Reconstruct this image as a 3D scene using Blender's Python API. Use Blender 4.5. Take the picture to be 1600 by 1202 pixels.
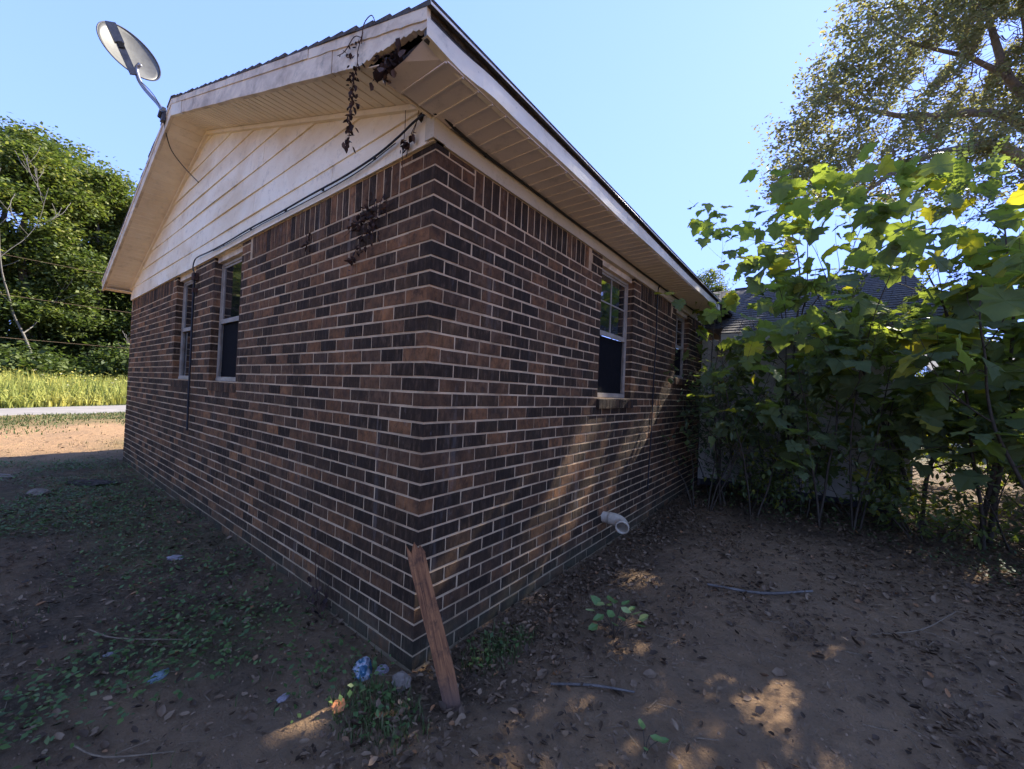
import bpy, math, random
import numpy as np
from mathutils import Vector, Matrix

random.seed(7)
rng = np.random.default_rng(11)
R = math.radians
PI = math.pi

# ------------------------------------------------------------------ scene, camera, light
for o in list(bpy.data.objects):
    bpy.data.objects.remove(o)
S = bpy.context.scene
COL = S.collection

cam_d = bpy.data.cameras.new('camera')
cam_d.sensor_width = 36.0
cam_d.lens = 621.0 / 1600.0 * 36.0
cam_d.clip_start = 0.05
cam_d.clip_end = 3000
cam = bpy.data.objects.new('camera', cam_d)
COL.objects.link(cam)
yaw, pitch, roll = 0.659544, 0.01786, 0.042386
F = Vector((-math.sin(yaw) * math.cos(pitch), math.cos(yaw) * math.cos(pitch), math.sin(pitch)))
Rt = F.cross(Vector((0, 0, 1))).normalized()
Up = Rt.cross(F)
Rr = Rt * math.cos(roll) + Up * math.sin(roll)
Ur = -Rt * math.sin(roll) + Up * math.cos(roll)
m = Matrix((Rr, Ur, -F)).transposed().to_4x4()
m.translation = Vector((1.6116, -1.3454, 1.4459))
cam.matrix_world = m
S.camera = cam
CAMP = np.array([1.6116, -1.3454, 1.4459])

SUN = Vector((0.354, 1.536, 1.09)).normalized()      # towards the sun
sun_el = math.asin(SUN.z)
sun_az = math.atan2(SUN.x, SUN.y)                      # clockwise from +Y
SKY_K = (.56, .88, 2.6)
W = bpy.data.worlds.new('World')
S.world = W
W.use_nodes = True
wn = W.node_tree
wn.nodes.clear()
sky = wn.nodes.new('ShaderNodeTexSky')
sky.sky_type = 'NISHITA'
sky.sun_disc = False
sky.sun_elevation = sun_el
sky.sun_rotation = sun_az
sky.altitude = 200
sky.air_density = 1.0
sky.dust_density = 0.25
sky.ozone_density = 2.2
bg = wn.nodes.new('ShaderNodeBackground')
bg.inputs['Strength'].default_value = 0.15
wo = wn.nodes.new('ShaderNodeOutputWorld')
# soften the aureole round the sun by a tone curve: L / (1 + L/k), channel by channel
vm1 = wn.nodes.new('ShaderNodeVectorMath'); vm1.operation = 'MULTIPLY_ADD'
vm1.inputs[1].default_value = (1/SKY_K[0], 1/SKY_K[1], 1/SKY_K[2]); vm1.inputs[2].default_value = (1, 1, 1)
vm2 = wn.nodes.new('ShaderNodeVectorMath'); vm2.operation = 'DIVIDE'
wn.links.new(sky.outputs[0], vm1.inputs[0]); wn.links.new(sky.outputs[0], vm2.inputs[0]); wn.links.new(vm1.outputs[0], vm2.inputs[1])
wn.links.new(vm2.outputs[0], bg.inputs[0])
wn.links.new(bg.outputs[0], wo.inputs[0])

sl = bpy.data.lights.new('sun', 'SUN')
sl.energy = 2.0
sl.angle = R(0.53)
sl.color = (1.0, 0.93, 0.82)
so = bpy.data.objects.new('sun', sl)
so.rotation_euler = SUN.to_track_quat('Z', 'Y').to_euler()
so.location = (0, 0, 30)
COL.objects.link(so)

S.view_settings.view_transform = 'Standard'
S.view_settings.look = 'None'
S.view_settings.gamma = 1
S.view_settings.use_curve_mapping = False
S.view_settings.exposure = 3.05
S.render.engine = 'CYCLES'

# ------------------------------------------------------------------ helpers
def mesh(name, verts, faces, mat=None, rnd=None, smooth=False):
    me = bpy.data.meshes.new(name)
    verts = np.asarray(verts, dtype=np.float32).reshape(-1, 3)
    if isinstance(faces, np.ndarray) and faces.ndim == 2:
        n, k = faces.shape
        me.vertices.add(len(verts)); me.vertices.foreach_set('co', verts.ravel())
        me.loops.add(n * k); me.loops.foreach_set('vertex_index', faces.ravel().astype(np.int32))
        me.polygons.add(n)
        me.polygons.foreach_set('loop_start', (np.arange(n) * k).astype(np.int32))
        me.polygons.foreach_set('loop_total', np.full(n, k, dtype=np.int32))
        me.update(calc_edges=True)
    else:
        me.from_pydata([tuple(map(float, v)) for v in verts], [], [tuple(map(int, f)) for f in faces])
        me.update()
    if rnd is not None:
        a = me.attributes.new('rnd', 'FLOAT', 'POINT')
        a.data.foreach_set('value', np.broadcast_to(np.asarray(rnd, dtype=np.float32), (len(verts),)).copy())
    if mat: me.materials.append(mat)
    if smooth: me.polygons.foreach_set('use_smooth', np.ones(len(me.polygons), dtype=bool))
    return me

def link(name, me, parent=None, loc=None):
    o = bpy.data.objects.new(name, me)
    COL.objects.link(o)
    if parent is not None: o.parent = parent
    if loc is not None: o.location = loc
    return o

def tag(o, label=None, cat=None, group=None, kind=None):
    if label: o['label'] = label
    if cat: o['category'] = cat
    if group: o['group'] = group
    if kind: o['kind'] = kind
    return o

def empty(name, loc=(0, 0, 0), label=None, cat=None, group=None):
    o = bpy.data.objects.new(name, None)
    COL.objects.link(o); o.location = loc
    o.empty_display_size = 0.1
    return tag(o, label, cat, group)

class MB:
    """collects boxes, prisms and tubes into one mesh"""
    def __init__(s): s.v = []; s.f = []; s.r = []
    def add(s, v, f, r=0.5):
        n = len(s.v); s.v += [tuple(p) for p in v]; s.f += [tuple(i + n for i in q) for q in f]; s.r += [r] * len(v); return s
    def box(s, a, b, r=0.5):
        x0, y0, z0 = a; x1, y1, z1 = b
        return s.add([(x0,y0,z0),(x1,y0,z0),(x1,y1,z0),(x0,y1,z0),(x0,y0,z1),(x1,y0,z1),(x1,y1,z1),(x0,y1,z1)],
                     [(0,3,2,1),(4,5,6,7),(0,1,5,4),(1,2,6,5),(2,3,7,6),(3,0,4,7)], r)
    def prism(s, poly, d0, d1, plane='xz', r=0.5):
        """poly of (a,b) in plane, extruded along the remaining axis"""
        def P(a, b, d):
            return {'xz': (a, d, b), 'yz': (d, a, b), 'xy': (a, b, d)}[plane]
        n = len(poly)
        v = [P(a, b, d0) for a, b in poly] + [P(a, b, d1) for a, b in poly]
        f = [tuple(range(n)), tuple(range(2 * n - 1, n - 1, -1))] + [(i, n + i, n + (i + 1) % n, (i + 1) % n) for i in range(n)]
        return s.add(v, f, r)
    def tube(s, pts, rad, sides=6, sub=4, r=0.5, cap=True):
        v, f = tube_geo(pts, rad, sides, sub, cap); return s.add(v, f, r)
    def mesh(s, name, mat=None, smooth=False): return mesh(name, s.v, s.f, mat, np.array(s.r), smooth)
    def obj(s, name, mat=None, parent=None, smooth=False, loc=None): return link(name, s.mesh(name, mat, smooth), parent, loc)

def catmull(pts, sub):
    P = [np.array(p, float) for p in pts]
    if sub <= 1 or len(P) < 3: return P
    P = [2 * P[0] - P[1]] + P + [2 * P[-1] - P[-2]]
    out = []
    for i in range(1, len(P) - 2):
        for k in range(sub):
            t = k / sub
            out.append(0.5 * ((2 * P[i]) + (-P[i-1] + P[i+1]) * t + (2*P[i-1] - 5*P[i] + 4*P[i+1] - P[i+2]) * t*t + (-P[i-1] + 3*P[i] - 3*P[i+1] + P[i+2]) * t**3))
    out.append(P[-2])
    return out

def tube_geo(pts, rad, sides=6, sub=4, cap=True):
    if np.isscalar(rad): rad = [rad] * len(pts)
    q = catmull([tuple(p) + (r,) for p, r in zip(pts, rad)], sub)
    q = np.array(q); P = q[:, :3]; rr = np.maximum(q[:, 3], 0.0004)
    T = np.gradient(P, axis=0); T /= np.maximum(np.linalg.norm(T, axis=1, keepdims=True), 1e-9)
    ref = np.array([0, 0, 1.0]) if abs(T[0, 2]) < 0.9 else np.array([1.0, 0, 0])
    N = np.cross(T[0], ref); N /= np.linalg.norm(N)
    v = []
    for i in range(len(P)):
        N = N - T[i] * (N @ T[i]); N /= max(np.linalg.norm(N), 1e-9)
        B = np.cross(T[i], N)
        for k in range(sides):
            a = 2 * PI * k / sides
            v.append(P[i] + rr[i] * (N * math.cos(a) + B * math.sin(a)))
    f = []
    for i in range(len(P) - 1):
        for k in range(sides):
            k2 = (k + 1) % sides
            f.append((i*sides + k, i*sides + k2, (i+1)*sides + k2, (i+1)*sides + k))
    if cap:
        f.append(tuple(range(sides - 1, -1, -1))); f.append(tuple((len(P)-1)*sides + k for k in range(sides)))
    return v, f

_lat = {}
def vnoise(x, y, sc, seed=0):
    if seed not in _lat: _lat[seed] = np.random.default_rng(1000 + seed).random((257, 257))
    L = _lat[seed]
    x = np.asarray(x, float) / sc + 91.3; y = np.asarray(y, float) / sc + 57.7
    xi = np.floor(x).astype(int); yi = np.floor(y).astype(int)
    fx = x - xi; fy = y - yi
    fx = fx*fx*(3 - 2*fx); fy = fy*fy*(3 - 2*fy)
    a = L[xi % 256, yi % 256]; b = L[(xi+1) % 256, yi % 256]; c = L[xi % 256, (yi+1) % 256]; d = L[(xi+1) % 256, (yi+1) % 256]
    return (a*(1-fx) + b*fx)*(1-fy) + (c*(1-fx) + d*fx)*fy

def gh(x, y):
    x = np.asarray(x, float); y = np.asarray(y, float)
    near = np.exp(-(((x + 1)/14.0)**2 + (y/14.0)**2))
    h = 0.07*(vnoise(x, y, 1.3, 1) - .5) + near*(0.036*(vnoise(x, y, .38, 2) - .5) + 0.020*(vnoise(x, y, .13, 3) - .5) + 0.008*(vnoise(x, y, .06, 4) - .5))
    far = np.clip((np.hypot(x, y) - 15)/30, 0, 1)
    h = h + far*0.05*(vnoise(x, y, 9, 5) - .5)
    return h

def rot_mats(n, tilt=0.5, rg=rng):
    """random heading, tilt away from horizontal"""
    a = rg.random(n)*2*PI; t = rg.normal(0, tilt, n); b = rg.random(n)*2*PI
    return rotz(b) @ rotx(t) @ rotz(a)
def rotz(a):
    a = np.asarray(a, float); M = np.zeros((len(a), 3, 3)); c, s = np.cos(a), np.sin(a)
    M[:,0,0] = c; M[:,0,1] = -s; M[:,1,0] = s; M[:,1,1] = c; M[:,2,2] = 1; return M
def rotx(a):
    a = np.asarray(a, float); M = np.zeros((len(a), 3, 3)); c, s = np.cos(a), np.sin(a)
    M[:,1,1] = c; M[:,1,2] = -s; M[:,2,1] = s; M[:,2,2] = c; M[:,0,0] = 1; return M

def scatter(name, tv, tf, pos, M, sc, mat, rnd=None, parent=None, smooth=False):
    """many copies of one small shape as one mesh (stuff)"""
    tv = np.asarray(tv, float); tf = np.asarray(tf); pos = np.asarray(pos, float); n = len(pos)
    sc = np.broadcast_to(np.asarray(sc, float), (n,)) if np.ndim(sc) < 2 else np.asarray(sc)
    if sc.ndim == 1: sc = sc[:, None]
    if name in ('leaf_litter', 'foliage'): sc = sc*np.stack([rng.uniform(.55, 1.1, n), np.ones(n), rng.uniform(.6, 1.9, n)], 1)
    V = np.einsum('nij,nkj->nki', M, tv[None]*sc[:, None, :]) + pos[:, None, :]
    Fc = tf[None] + (np.arange(n)*len(tv))[:, None, None]
    if rnd is None: rnd = rng.random(n)
    return link(name, mesh(name, V.reshape(-1, 3), Fc.reshape(-1, tf.shape[1]), mat, np.repeat(rnd, len(tv)), smooth), parent)

# leaf shapes (tip along +Y)
LEAF_V = [(0,0,0),(-.28,.35,.07),(0,.42,-.02),(.28,.35,.07),(-.2,.75,.1),(0,.78,.03),(.2,.75,.1),(0,1,.14)]
LEAF_F = [(0,2,1),(0,3,2),(1,2,4),(2,5,4),(2,3,6),(2,6,5),(4,5,7),(5,6,7)]
DIA_V = [(0,0,0),(-.3,.5,.06),(0,1,0),(.3,.5,.1)]
DIA_F = [(0,1,2,3)]
CURL_V = [(0,0,.02),(-.30,.3,.16),(0,.35,0),(.30,.3,.10),(-.26,.7,.20),(0,.7,.02),(.22,.7,.16),(.03,1,.16)]
BLADE_V = [(-.5,0,0),(.5,0,0),(-.35,0.05,.5),(.35,0.05,.5),(0,.35,1)]
BLADE_F3 = [(0,1,3),(0,3,2),(2,3,4)]

def lobed(seed):
    """a big five-lobed sycamore-like leaf, folded a little along its ribs; stalk at the origin, tip +Y, about 1 wide"""
    rg = random.Random(seed)
    out = [(0,.0),(.14,-.10),(.32,-.10),(.36,.03),(.55,.08),(.50,.22),(.62,.42),(.45,.44),(.34,.50),(.38,.64),(.20,.74),(0,.98),
           (-.20,.74),(-.38,.64),(-.34,.50),(-.45,.44),(-.62,.42),(-.50,.22),(-.55,.08),(-.36,.03),(-.32,-.10),(-.14,-.10)]
    bend = rg.uniform(-.25, .45); twist = rg.uniform(-.5, .5)
    v = []; 
    for x, y in out:
        x *= rg.uniform(.88, 1.1); y *= rg.uniform(.93, 1.06)
        r2 = x*x + (y - .3)**2
        z = -.22*r2 + .16*abs(x)*rg.uniform(.2, 1.6) + rg.uniform(-.035, .035) - bend*y*y + twist*x*y
        v.append((x, y, z))
    v.append((0, .32, 0.0)); c = len(v) - 1; n = len(out)
    return v, [(c, i, (i+1) % n) for i in range(n)]

# ------------------------------------------------------------------ materials
def newmat(name):
    M = bpy.data.materials.new(name); M.use_nodes = True
    nt = M.node_tree; nt.nodes.clear()
    out = nt.nodes.new('ShaderNodeOutputMaterial')
    return M, nt, out
class G:
    """short node-graph writer"""
    def __init__(s, name):
        s.M, s.nt, s.out = newmat(name)
        s.geo = s.nt.nodes.new('ShaderNodeNewGeometry')
    def n(s, t, **kw):
        x = s.nt.nodes.new(t)
        for k, v in kw.items(): setattr(x, k, v)
        return x
    def put(s, sock, val):
        if isinstance(val, bpy.types.NodeSocket): s.nt.links.new(val, sock)
        elif val is not None:
            if sock.type == 'RGBA' and len(val) == 3: val = tuple(val) + (1,)
            sock.default_value = val
    def pos(s, scale=(1,1,1)):
        mp = s.n('ShaderNodeMapping'); s.put(mp.inputs[0], s.geo.outputs['Position']); mp.inputs[3].default_value = scale; return mp.outputs[0]
    def noise(s, scale, detail=4, rough=.55, vec=None, dist=0):
        x = s.n('ShaderNodeTexNoise'); x.inputs['Scale'].default_value = scale; x.inputs['Detail'].default_value = detail
        x.inputs['Roughness'].default_value = rough; x.inputs['Distortion'].default_value = dist
        s.put(x.inputs['Vector'], vec if vec is not None else s.geo.outputs['Position']); return x.outputs[0]
    def attr(s, name='rnd'):
        x = s.n('ShaderNodeAttribute'); x.attribute_name = name; return x.outputs['Fac']
    def ramp(s, fac, stops, interp='LINEAR'):
        x = s.n('ShaderNodeValToRGB'); x.color_ramp.interpolation = interp
        e = x.color_ramp.elements
        while len(e) > len(stops): e.remove(e[-1])
        while len(e) < len(stops): e.new(1)
        for k, (p, c) in zip(e, stops):
            k.position = p
            c = (c, c, c) if np.isscalar(c) else c
            k.color = tuple(c) + (1,)
        s.put(x.inputs[0], fac); return x.outputs[0]
    def mix(s, fac, a, b, mode='MIX'):
        x = s.n('ShaderNodeMix'); x.data_type = 'RGBA'; x.blend_type = mode
        s.put(x.inputs[0], fac); s.put(x.inputs[6], a); s.put(x.inputs[7], b); return x.outputs[2]
    def math(s, op, a, b=None, clamp=False):
        x = s.n('ShaderNodeMath'); x.operation = op; x.use_clamp = clamp; s.put(x.inputs[0], a)
        if b is not None: s.put(x.inputs[1], b)
        return x.outputs[0]
    def z(s):
        x = s.n('ShaderNodeSeparateXYZ'); s.put(x.inputs[0], s.geo.outputs['Position']); return x.outputs
    def bump(s, h, strength=.3, dist=.01):
        x = s.n('ShaderNodeBump'); x.inputs['Strength'].default_value = strength; x.inputs['Distance'].default_value = dist
        s.put(x.inputs['Height'], h); return x.outputs[0]
    def bsdf(s, col, rough=.8, metal=0, spec=.3, normal=None, **kw):
        p = s.n('ShaderNodeBsdfPrincipled'); s.put(p.inputs['Base Color'], col); s.put(p.inputs['Roughness'], rough)
        p.inputs['Metallic'].default_value = metal; p.inputs['Specular IOR Level'].default_value = spec
        if normal is not None: s.put(p.inputs['Normal'], normal)
        s.nt.links.new(p.outputs[0], s.out.inputs[0]); return p
    def leafy(s, col, trans=.35, tcol=None, rough=.5, spec=.3, normal=None):
        p = s.bsdf(col, rough, 0, spec, normal)
        t = s.n('ShaderNodeBsdfTranslucent'); s.put(t.inputs[0], tcol if tcol is not None else col)
        mx = s.n('ShaderNodeMixShader'); mx.inputs[0].default_value = trans
        s.nt.links.new(p.outputs[0], mx.inputs[1]); s.nt.links.new(t.outputs[0], mx.inputs[2]); s.nt.links.new(mx.outputs[0], s.out.inputs[0])

def mat_brick():
    g = G('brick_face')
    r = g.attr()
    base = g.ramp(r, [(0,(.030,.018,.009)),(.28,(.048,.027,.013)),(.40,(.095,.050,.022)),(.55,(.135,.070,.034)),(.72,(.185,.088,.038)),(.86,(.26,.115,.046)),(1,(.34,.145,.052))])
    st = g.noise(1, 5, .7, g.pos((38,38,9)))
    st2 = g.noise(14, 3, .6)
    c = g.mix(g.ramp(st, [(.46,0),(.64,.5)]), base, (.23,.135,.075))
    dk = g.noise(1, 5, .75, g.pos((30,30,14)), .8)
    c = g.mix(g.ramp(dk, [(.34,.6),(.50,0)]), c, (.028,.019,.012))
    c = g.mix(g.ramp(st2, [(.3,.65),(.6,0)]), c, (.032,.022,.015))
    big = g.noise(1.1, 4, .6, g.pos((1,1,.45)))
    c = g.mix(g.ramp(big, [(.36,.55),(.58,0)]), c, (.026,.018,.012))
    run = g.noise(1, 5, .7, g.pos((7,7,.7)))
    c = g.mix(g.ramp(run, [(.60,0),(.72,.4)]), c, (.20,.17,.14))
    eff = g.noise(5.5, 6, .75, g.pos((3,3,1.4)))
    c = g.mix(g.ramp(eff, [(.60,0),(.72,.35)]), c, (.27,.235,.20))
    zx = g.z()[0]
    eave_dk = g.math('MULTIPLY', g.ramp(zx, [(0,1),(.001,1)]) if False else g.math('GREATER_THAN', zx, -.02), g.ramp(g.noise(1.6, 6, .75, g.pos((1,1,.6)), .5), [(.40,.0),(.60,.6)]))
    c = g.mix(eave_dk, c, (.026,.019,.013))  # noisy dark patches, on the eave wall only
    zz = g.z()[2]
    mo = g.math('MULTIPLY', g.ramp(zz, [(0,.9),(.24,0)]), g.ramp(g.noise(6, 5, .7), [(.35,.1),(.6,.85)]))
    c = g.mix(mo, c, (.075,.068,.038))
    hb = g.math('ADD', g.noise(1, 6, .75, g.pos((60,60,18))), g.noise(120, 4, .7))
    g.bsdf(c, .85, 0, .12, g.bump(hb, .6, .006)); return g.M
def mat_mortar():
    g = G('mortar')
    c = g.mix(g.noise(9, 5, .7), (.47,.31,.165), (.68,.47,.26))
    c = g.mix(g.ramp(g.noise(3, 5, .7), [(.42,0),(.66,.8)]), c, (.24,.155,.08))
    zz = g.z()[2]
    c = g.mix(g.math('MULTIPLY', g.ramp(zz, [(0,1),(.24,0)]), .6), c, (.12,.105,.06))
    g.bsdf(c, .9, 0, .2, g.bump(g.noise(160, 5, .7), .6, .004)); return g.M
def mat_paint(name, col, stain, amt=.5, grime=(.10,.08,.055), wood=False, ssc=1.2):
    g = G(name)
    n1 = g.noise(ssc, 6, .65, g.pos((1,1,1.6)), .4)
    c = g.mix(g.ramp(n1, [(.42,0),(.72,amt)]), col, stain)
    n2 = g.noise(7, 7, .78)
    c = g.mix(g.ramp(n2, [(.54,0),(.70,.55*amt)]), c, grime)
    sp = g.noise(55, 3, .6)
    c = g.mix(g.ramp(sp, [(.66,0),(.74,.35)]), c, grime)
    r = g.attr(); c = g.mix(g.math('MULTIPLY', r, .16), c, stain)
    h = g.noise(40, 5, .6, g.pos((.4,1,1)) if wood else None)
    g.bsdf(c, .62, 0, .3, g.bump(h, .25, .004)); return g.M
def mat_plain(name, c1, c2, sc=6, rough=.8, metal=0, bump=.3, bsc=60, spec=.3, bd=.004):
    g = G(name)
    g.bsdf(g.mix(g.ramp(g.noise(sc, 6, .7), [(.35,0),(.68,1)]), c1, c2), rough, metal, spec, g.bump(g.noise(bsc, 5, .7), bump, bd)); return g.M
def mat_leaf(name, stops, trans=.35, tsat=None, rough=.5, var=8, spec=.25, veins=False):
    g = G(name)
    c = g.ramp(g.attr(), stops)
    c = g.mix(g.ramp(g.noise(var, 3, .6), [(.3,.35),(.7,0)]), c, tuple(np.array(stops[0][1])*.6))
    nb = g.bump(g.noise(70, 3, .5), .3, .004) if veins else None
    t = g.mix(1.0, c, tsat, 'MULTIPLY') if tsat else None
    g.leafy(c, trans, t, rough, spec, nb); return g.M

M_brick = mat_brick(); M_mortar = mat_mortar()
M_siding = mat_paint('cream_siding', (.93,.80,.56), (.66,.46,.22), .8, (.22,.15,.08))
M_soffit = mat_paint('cream_soffit', (.88,.74,.52), (.60,.44,.26), .55, (.20,.15,.10))
M_soffit2 = mat_paint('taupe_soffit', (.76,.66,.55), (.60,.49,.39), .5, (.14,.11,.09))
M_fascia = mat_paint('weathered_fascia', (.80,.64,.42), (.36,.25,.15), 1.0, (.06,.045,.035), True, 3.5)
M_metal = mat_paint('aluminium_wrap', (.80,.70,.51), (.56,.46,.30), .7, (.17,.15,.12), False, 2.5)
M_drip = mat_plain('white_drip_edge', (.80,.74,.64), (.60,.54,.45), 5, .5, .1, .02)
M_frieze = mat_paint('frieze_paint', (.60,.50,.34), (.38,.31,.19), .6, (.13,.11,.08))
M_rot = mat_plain('rotten_wood', (.030,.022,.018), (.13,.10,.075), 22, .95, 0, 1.0, 60, .1, .02)
M_wing = mat_paint('grey_beige_siding', (.56,.48,.34), (.34,.31,.20), .7, (.09,.10,.06))
M_shingle = mat_plain('asphalt_shingle', (.06,.052,.044), (.14,.12,.10), 30, .95, 0, .9, 220, .15)
M_darkgrey = mat_plain('dark_block', (.045,.042,.038), (.09,.085,.075), 4, .95)  # dark grey for the foundations and the eave sub-board
M_room = mat_plain('room_dark', (.05,.045,.04), (.08,.07,.06), 2, .9)
M_frame = mat_plain('aluminium_window', (.44,.37,.27), (.26,.21,.15), 9, .5, .2, .15)
M_screen = mat_plain('insect_screen', (.006,.006,.006), (.011,.010,.010), 20, .9, 0, .4, 400, .08)
M_wire = mat_plain('black_cable', (.012,.011,.011), (.03,.028,.026), 30, .6)
M_pvc = mat_plain('white_pvc', (.62,.50,.34), (.42,.33,.21), 14, .45, 0, .1)
M_dark = mat_plain('black_void', (.008,.008,.008), (.015,.014,.013), 10, .9)
g = G('red_brown_board')
mpb = g.n('ShaderNodeMapping'); g.put(mpb.inputs[0], g.geo.outputs['Position']); mpb.inputs['Rotation'].default_value = (0, R(23), 0)
mp2 = g.n('ShaderNodeMapping'); g.put(mp2.inputs[0], mpb.outputs[0]); mp2.inputs[3].default_value = (110, 60, 5)
mpb = mp2
gr_ = g.noise(1, 6, .7, mpb.outputs[0], .6)
c = g.mix(g.ramp(gr_, [(.35,0),(.62,1)]), (.12,.048,.022), (.36,.15,.055))
c = g.mix(g.ramp(g.noise(16, 5, .75), [(.5,0),(.68,.8)]), c, (.05,.028,.018))
c = g.mix(g.ramp(g.z()[2], [(.02,.85),(.16,0)]), c, (.085,.060,.045))
g.bsdf(c, .85, 0, .2, g.bump(gr_, .8, .006)); M_stake = g.M
M_dish = mat_plain('dish_grey', (.19,.185,.155), (.125,.12,.10), 9, .5, 0, .1)
M_dishdark = mat_plain('dish_arm_dark', (.05,.05,.055), (.10,.10,.10), 14, .45, .4, .15)
M_dishmast = mat_plain('dish_mast_grey', (.30,.30,.31), (.16,.16,.17), 14, .35, .7, .1)
M_bark = mat_plain('bark', (.13,.105,.08), (.24,.20,.155), 9, .9, 0, 1.0, 26, .2, .03)
M_twig = mat_plain('twig_bark', (.05,.036,.022), (.105,.078,.05), 30, .85, 0, .6, 90, .2)
M_dead = mat_plain('dead_grey_wood', (.19,.17,.14), (.11,.10,.085), 6, .9, 0, .5, 30)
M_vine = mat_plain('dry_vine', (.045,.022,.016), (.11,.06,.04), 40, .9, 0, .6, 120, .15)
M_stone = mat_plain('field_stone', (.14,.105,.07), (.24,.18,.125), 12, .9, 0, .8, 60)

g = G('window_glass')
nb_ = g.bump(g.noise(3.5, 2, .5), .05, .02)
p_ = g.bsdf(g.mix(g.ramp(g.noise(5, 6, .8), [(.5,0),(.75,.5)]), (.012,.014,.014), (.05,.05,.045)), .04, 0, .9, nb_)
gl = g.n('ShaderNodeBsdfGlossy'); gl.inputs['Roughness'].default_value = .03; g.put(gl.inputs['Normal'], nb_)
mx_ = g.n('ShaderNodeMixShader'); mx_.inputs[0].default_value = .28
g.nt.links.new(p_.outputs[0], mx_.inputs[1]); g.nt.links.new(gl.outputs[0], mx_.inputs[2]); g.nt.links.new(mx_.outputs[0], g.out.inputs[0]); M_glass = g.M

M_litter = mat_leaf('leaf_litter', [(0,(.050,.030,.016)),(.4,(.115,.068,.035)),(.75,(.21,.13,.07)),(.95,(.32,.21,.115)),(1,(.36,.15,.05))], .12, None, .7, 20)
M_cover = mat_leaf('ground_cover_green', [(0,(.065,.105,.028)),(.6,(.115,.18,.045)),(.92,(.17,.235,.06)),(1,(.2,.18,.07))], .25, None, .5)
M_grass = mat_leaf('grass', [(0,(.05,.075,.02)),(.6,(.10,.14,.035)),(1,(.24,.22,.09))], .3, None, .6)
M_meadow = mat_leaf('meadow', [(0,(.17,.20,.04)),(.45,(.32,.35,.08)),(.75,(.46,.42,.10)),(.93,(.60,.49,.06)),(1,(.58,.53,.34))], .35, None, .7)
M_forest = mat_leaf('forest_leaf', [(0,(.05,.075,.025)),(.45,(.12,.155,.045)),(.75,(.21,.235,.065)),(1,(.36,.33,.10))], .36, (1.1,1.25,.6), .6, .25)
M_oak = mat_leaf('big_tree_leaf', [(0,(.15,.155,.09)),(.5,(.21,.21,.11)),(.85,(.27,.24,.13)),(1,(.32,.24,.13))], .62, (1.2,1.2,.7), .45, 2)
M_syc = mat_leaf('sycamore_leaf', [(0,(.145,.18,.085)),(.55,(.19,.235,.095)),(.8,(.24,.275,.085)),(.9,(.36,.34,.06)),(1,(.42,.36,.06))], .55, (1.6,1.6,.4), .65, 9, .12, True)
M_small = mat_leaf('small_leaf', [(0,(.08,.10,.05)),(.7,(.12,.15,.065)),(1,(.20,.22,.08))], .45, (1.5,1.6,.6), .45)
M_sprout = mat_leaf('sprout_leaf', [(0,(.13,.21,.055)),(.7,(.20,.29,.08)),(1,(.42,.46,.15))], .25, None, .45)
M_dry = mat_leaf('dry_leaf', [(0,(.03,.017,.013)),(.6,(.07,.038,.026)),(1,(.14,.08,.05))], .15, None, .8)

# ------------------------------------------------------------------ ground
def axis(lo, hi, a, b, step, gr=1.06):
    c = list(np.arange(a, b + 1e-6, step)); s = step; x = b
    while x < hi: s *= gr; x += s; c.append(x)
    s = step; x = a
    while x > lo: s *= gr; x -= s; c.insert(0, x)
    return np.array(c)
gx = axis(-700, 700, -3.2, 3.6, .03, 1.045); gy = axis(-700, 900, -1.6, 3.6, .03, 1.045)
X, Y = np.meshgrid(gx, gy, indexing='ij')
Z = gh(X, Y)
nx, ny = X.shape
idx = np.arange(nx*ny).reshape(nx, ny)
fc = np.stack([idx[:-1,:-1], idx[1:,:-1], idx[1:,1:], idx[:-1,1:]], -1).reshape(-1, 4)
def roadx(y): return -20.9 - .62*y
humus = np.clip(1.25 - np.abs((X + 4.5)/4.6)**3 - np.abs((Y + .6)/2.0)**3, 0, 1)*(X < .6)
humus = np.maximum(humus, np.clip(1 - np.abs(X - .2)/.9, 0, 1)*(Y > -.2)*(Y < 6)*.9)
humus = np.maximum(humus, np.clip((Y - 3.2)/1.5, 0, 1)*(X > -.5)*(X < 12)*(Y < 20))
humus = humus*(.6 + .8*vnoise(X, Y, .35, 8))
dr = X - roadx(Y)
green = np.clip((-X - 13.9 - .3*Y + 1.6*(vnoise(X, Y, 1.1, 9) - .5))/1.0, 0, 1)*(.55 + .45*vnoise(X, Y, .5, 19))
green = np.maximum(green, np.clip(1.2 - np.hypot((X + 9.6)/1.6, (Y - 1.0)/1.1), 0, 1))
green = np.maximum(green, np.clip((np.hypot(X - 2, Y) - 12)/4, 0, 1)*(X > -13)*((Y > 8) | (Y < -8)))
green = np.maximum(green, .55*np.clip(vnoise(X, Y, .8, 12)*1.8 - 1.0, 0, 1)*(X < -.5)*(X > -9))
gm = mesh('ground', np.stack([X, Y, Z], -1).reshape(-1, 3), fc, None, None, True)
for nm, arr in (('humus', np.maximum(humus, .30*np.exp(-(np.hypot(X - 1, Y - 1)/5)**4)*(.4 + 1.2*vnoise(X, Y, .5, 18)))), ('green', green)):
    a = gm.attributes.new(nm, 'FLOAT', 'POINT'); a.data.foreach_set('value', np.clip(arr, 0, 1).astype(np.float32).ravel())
g = G('soil')
dirt = g.mix(g.ramp(g.noise(1.7, 7, .7), [(.32,0),(.68,1)]), (.47,.285,.145), (.66,.385,.18))
dirt = g.mix(g.ramp(g.noise(11, 6, .75), [(.42,0),(.66,.65)]), dirt, (.36,.24,.135))
dirt = g.mix(g.ramp(g.noise(70, 4, .7), [(.56,0),(.70,.6)]), dirt, (.12,.085,.065))
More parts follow.
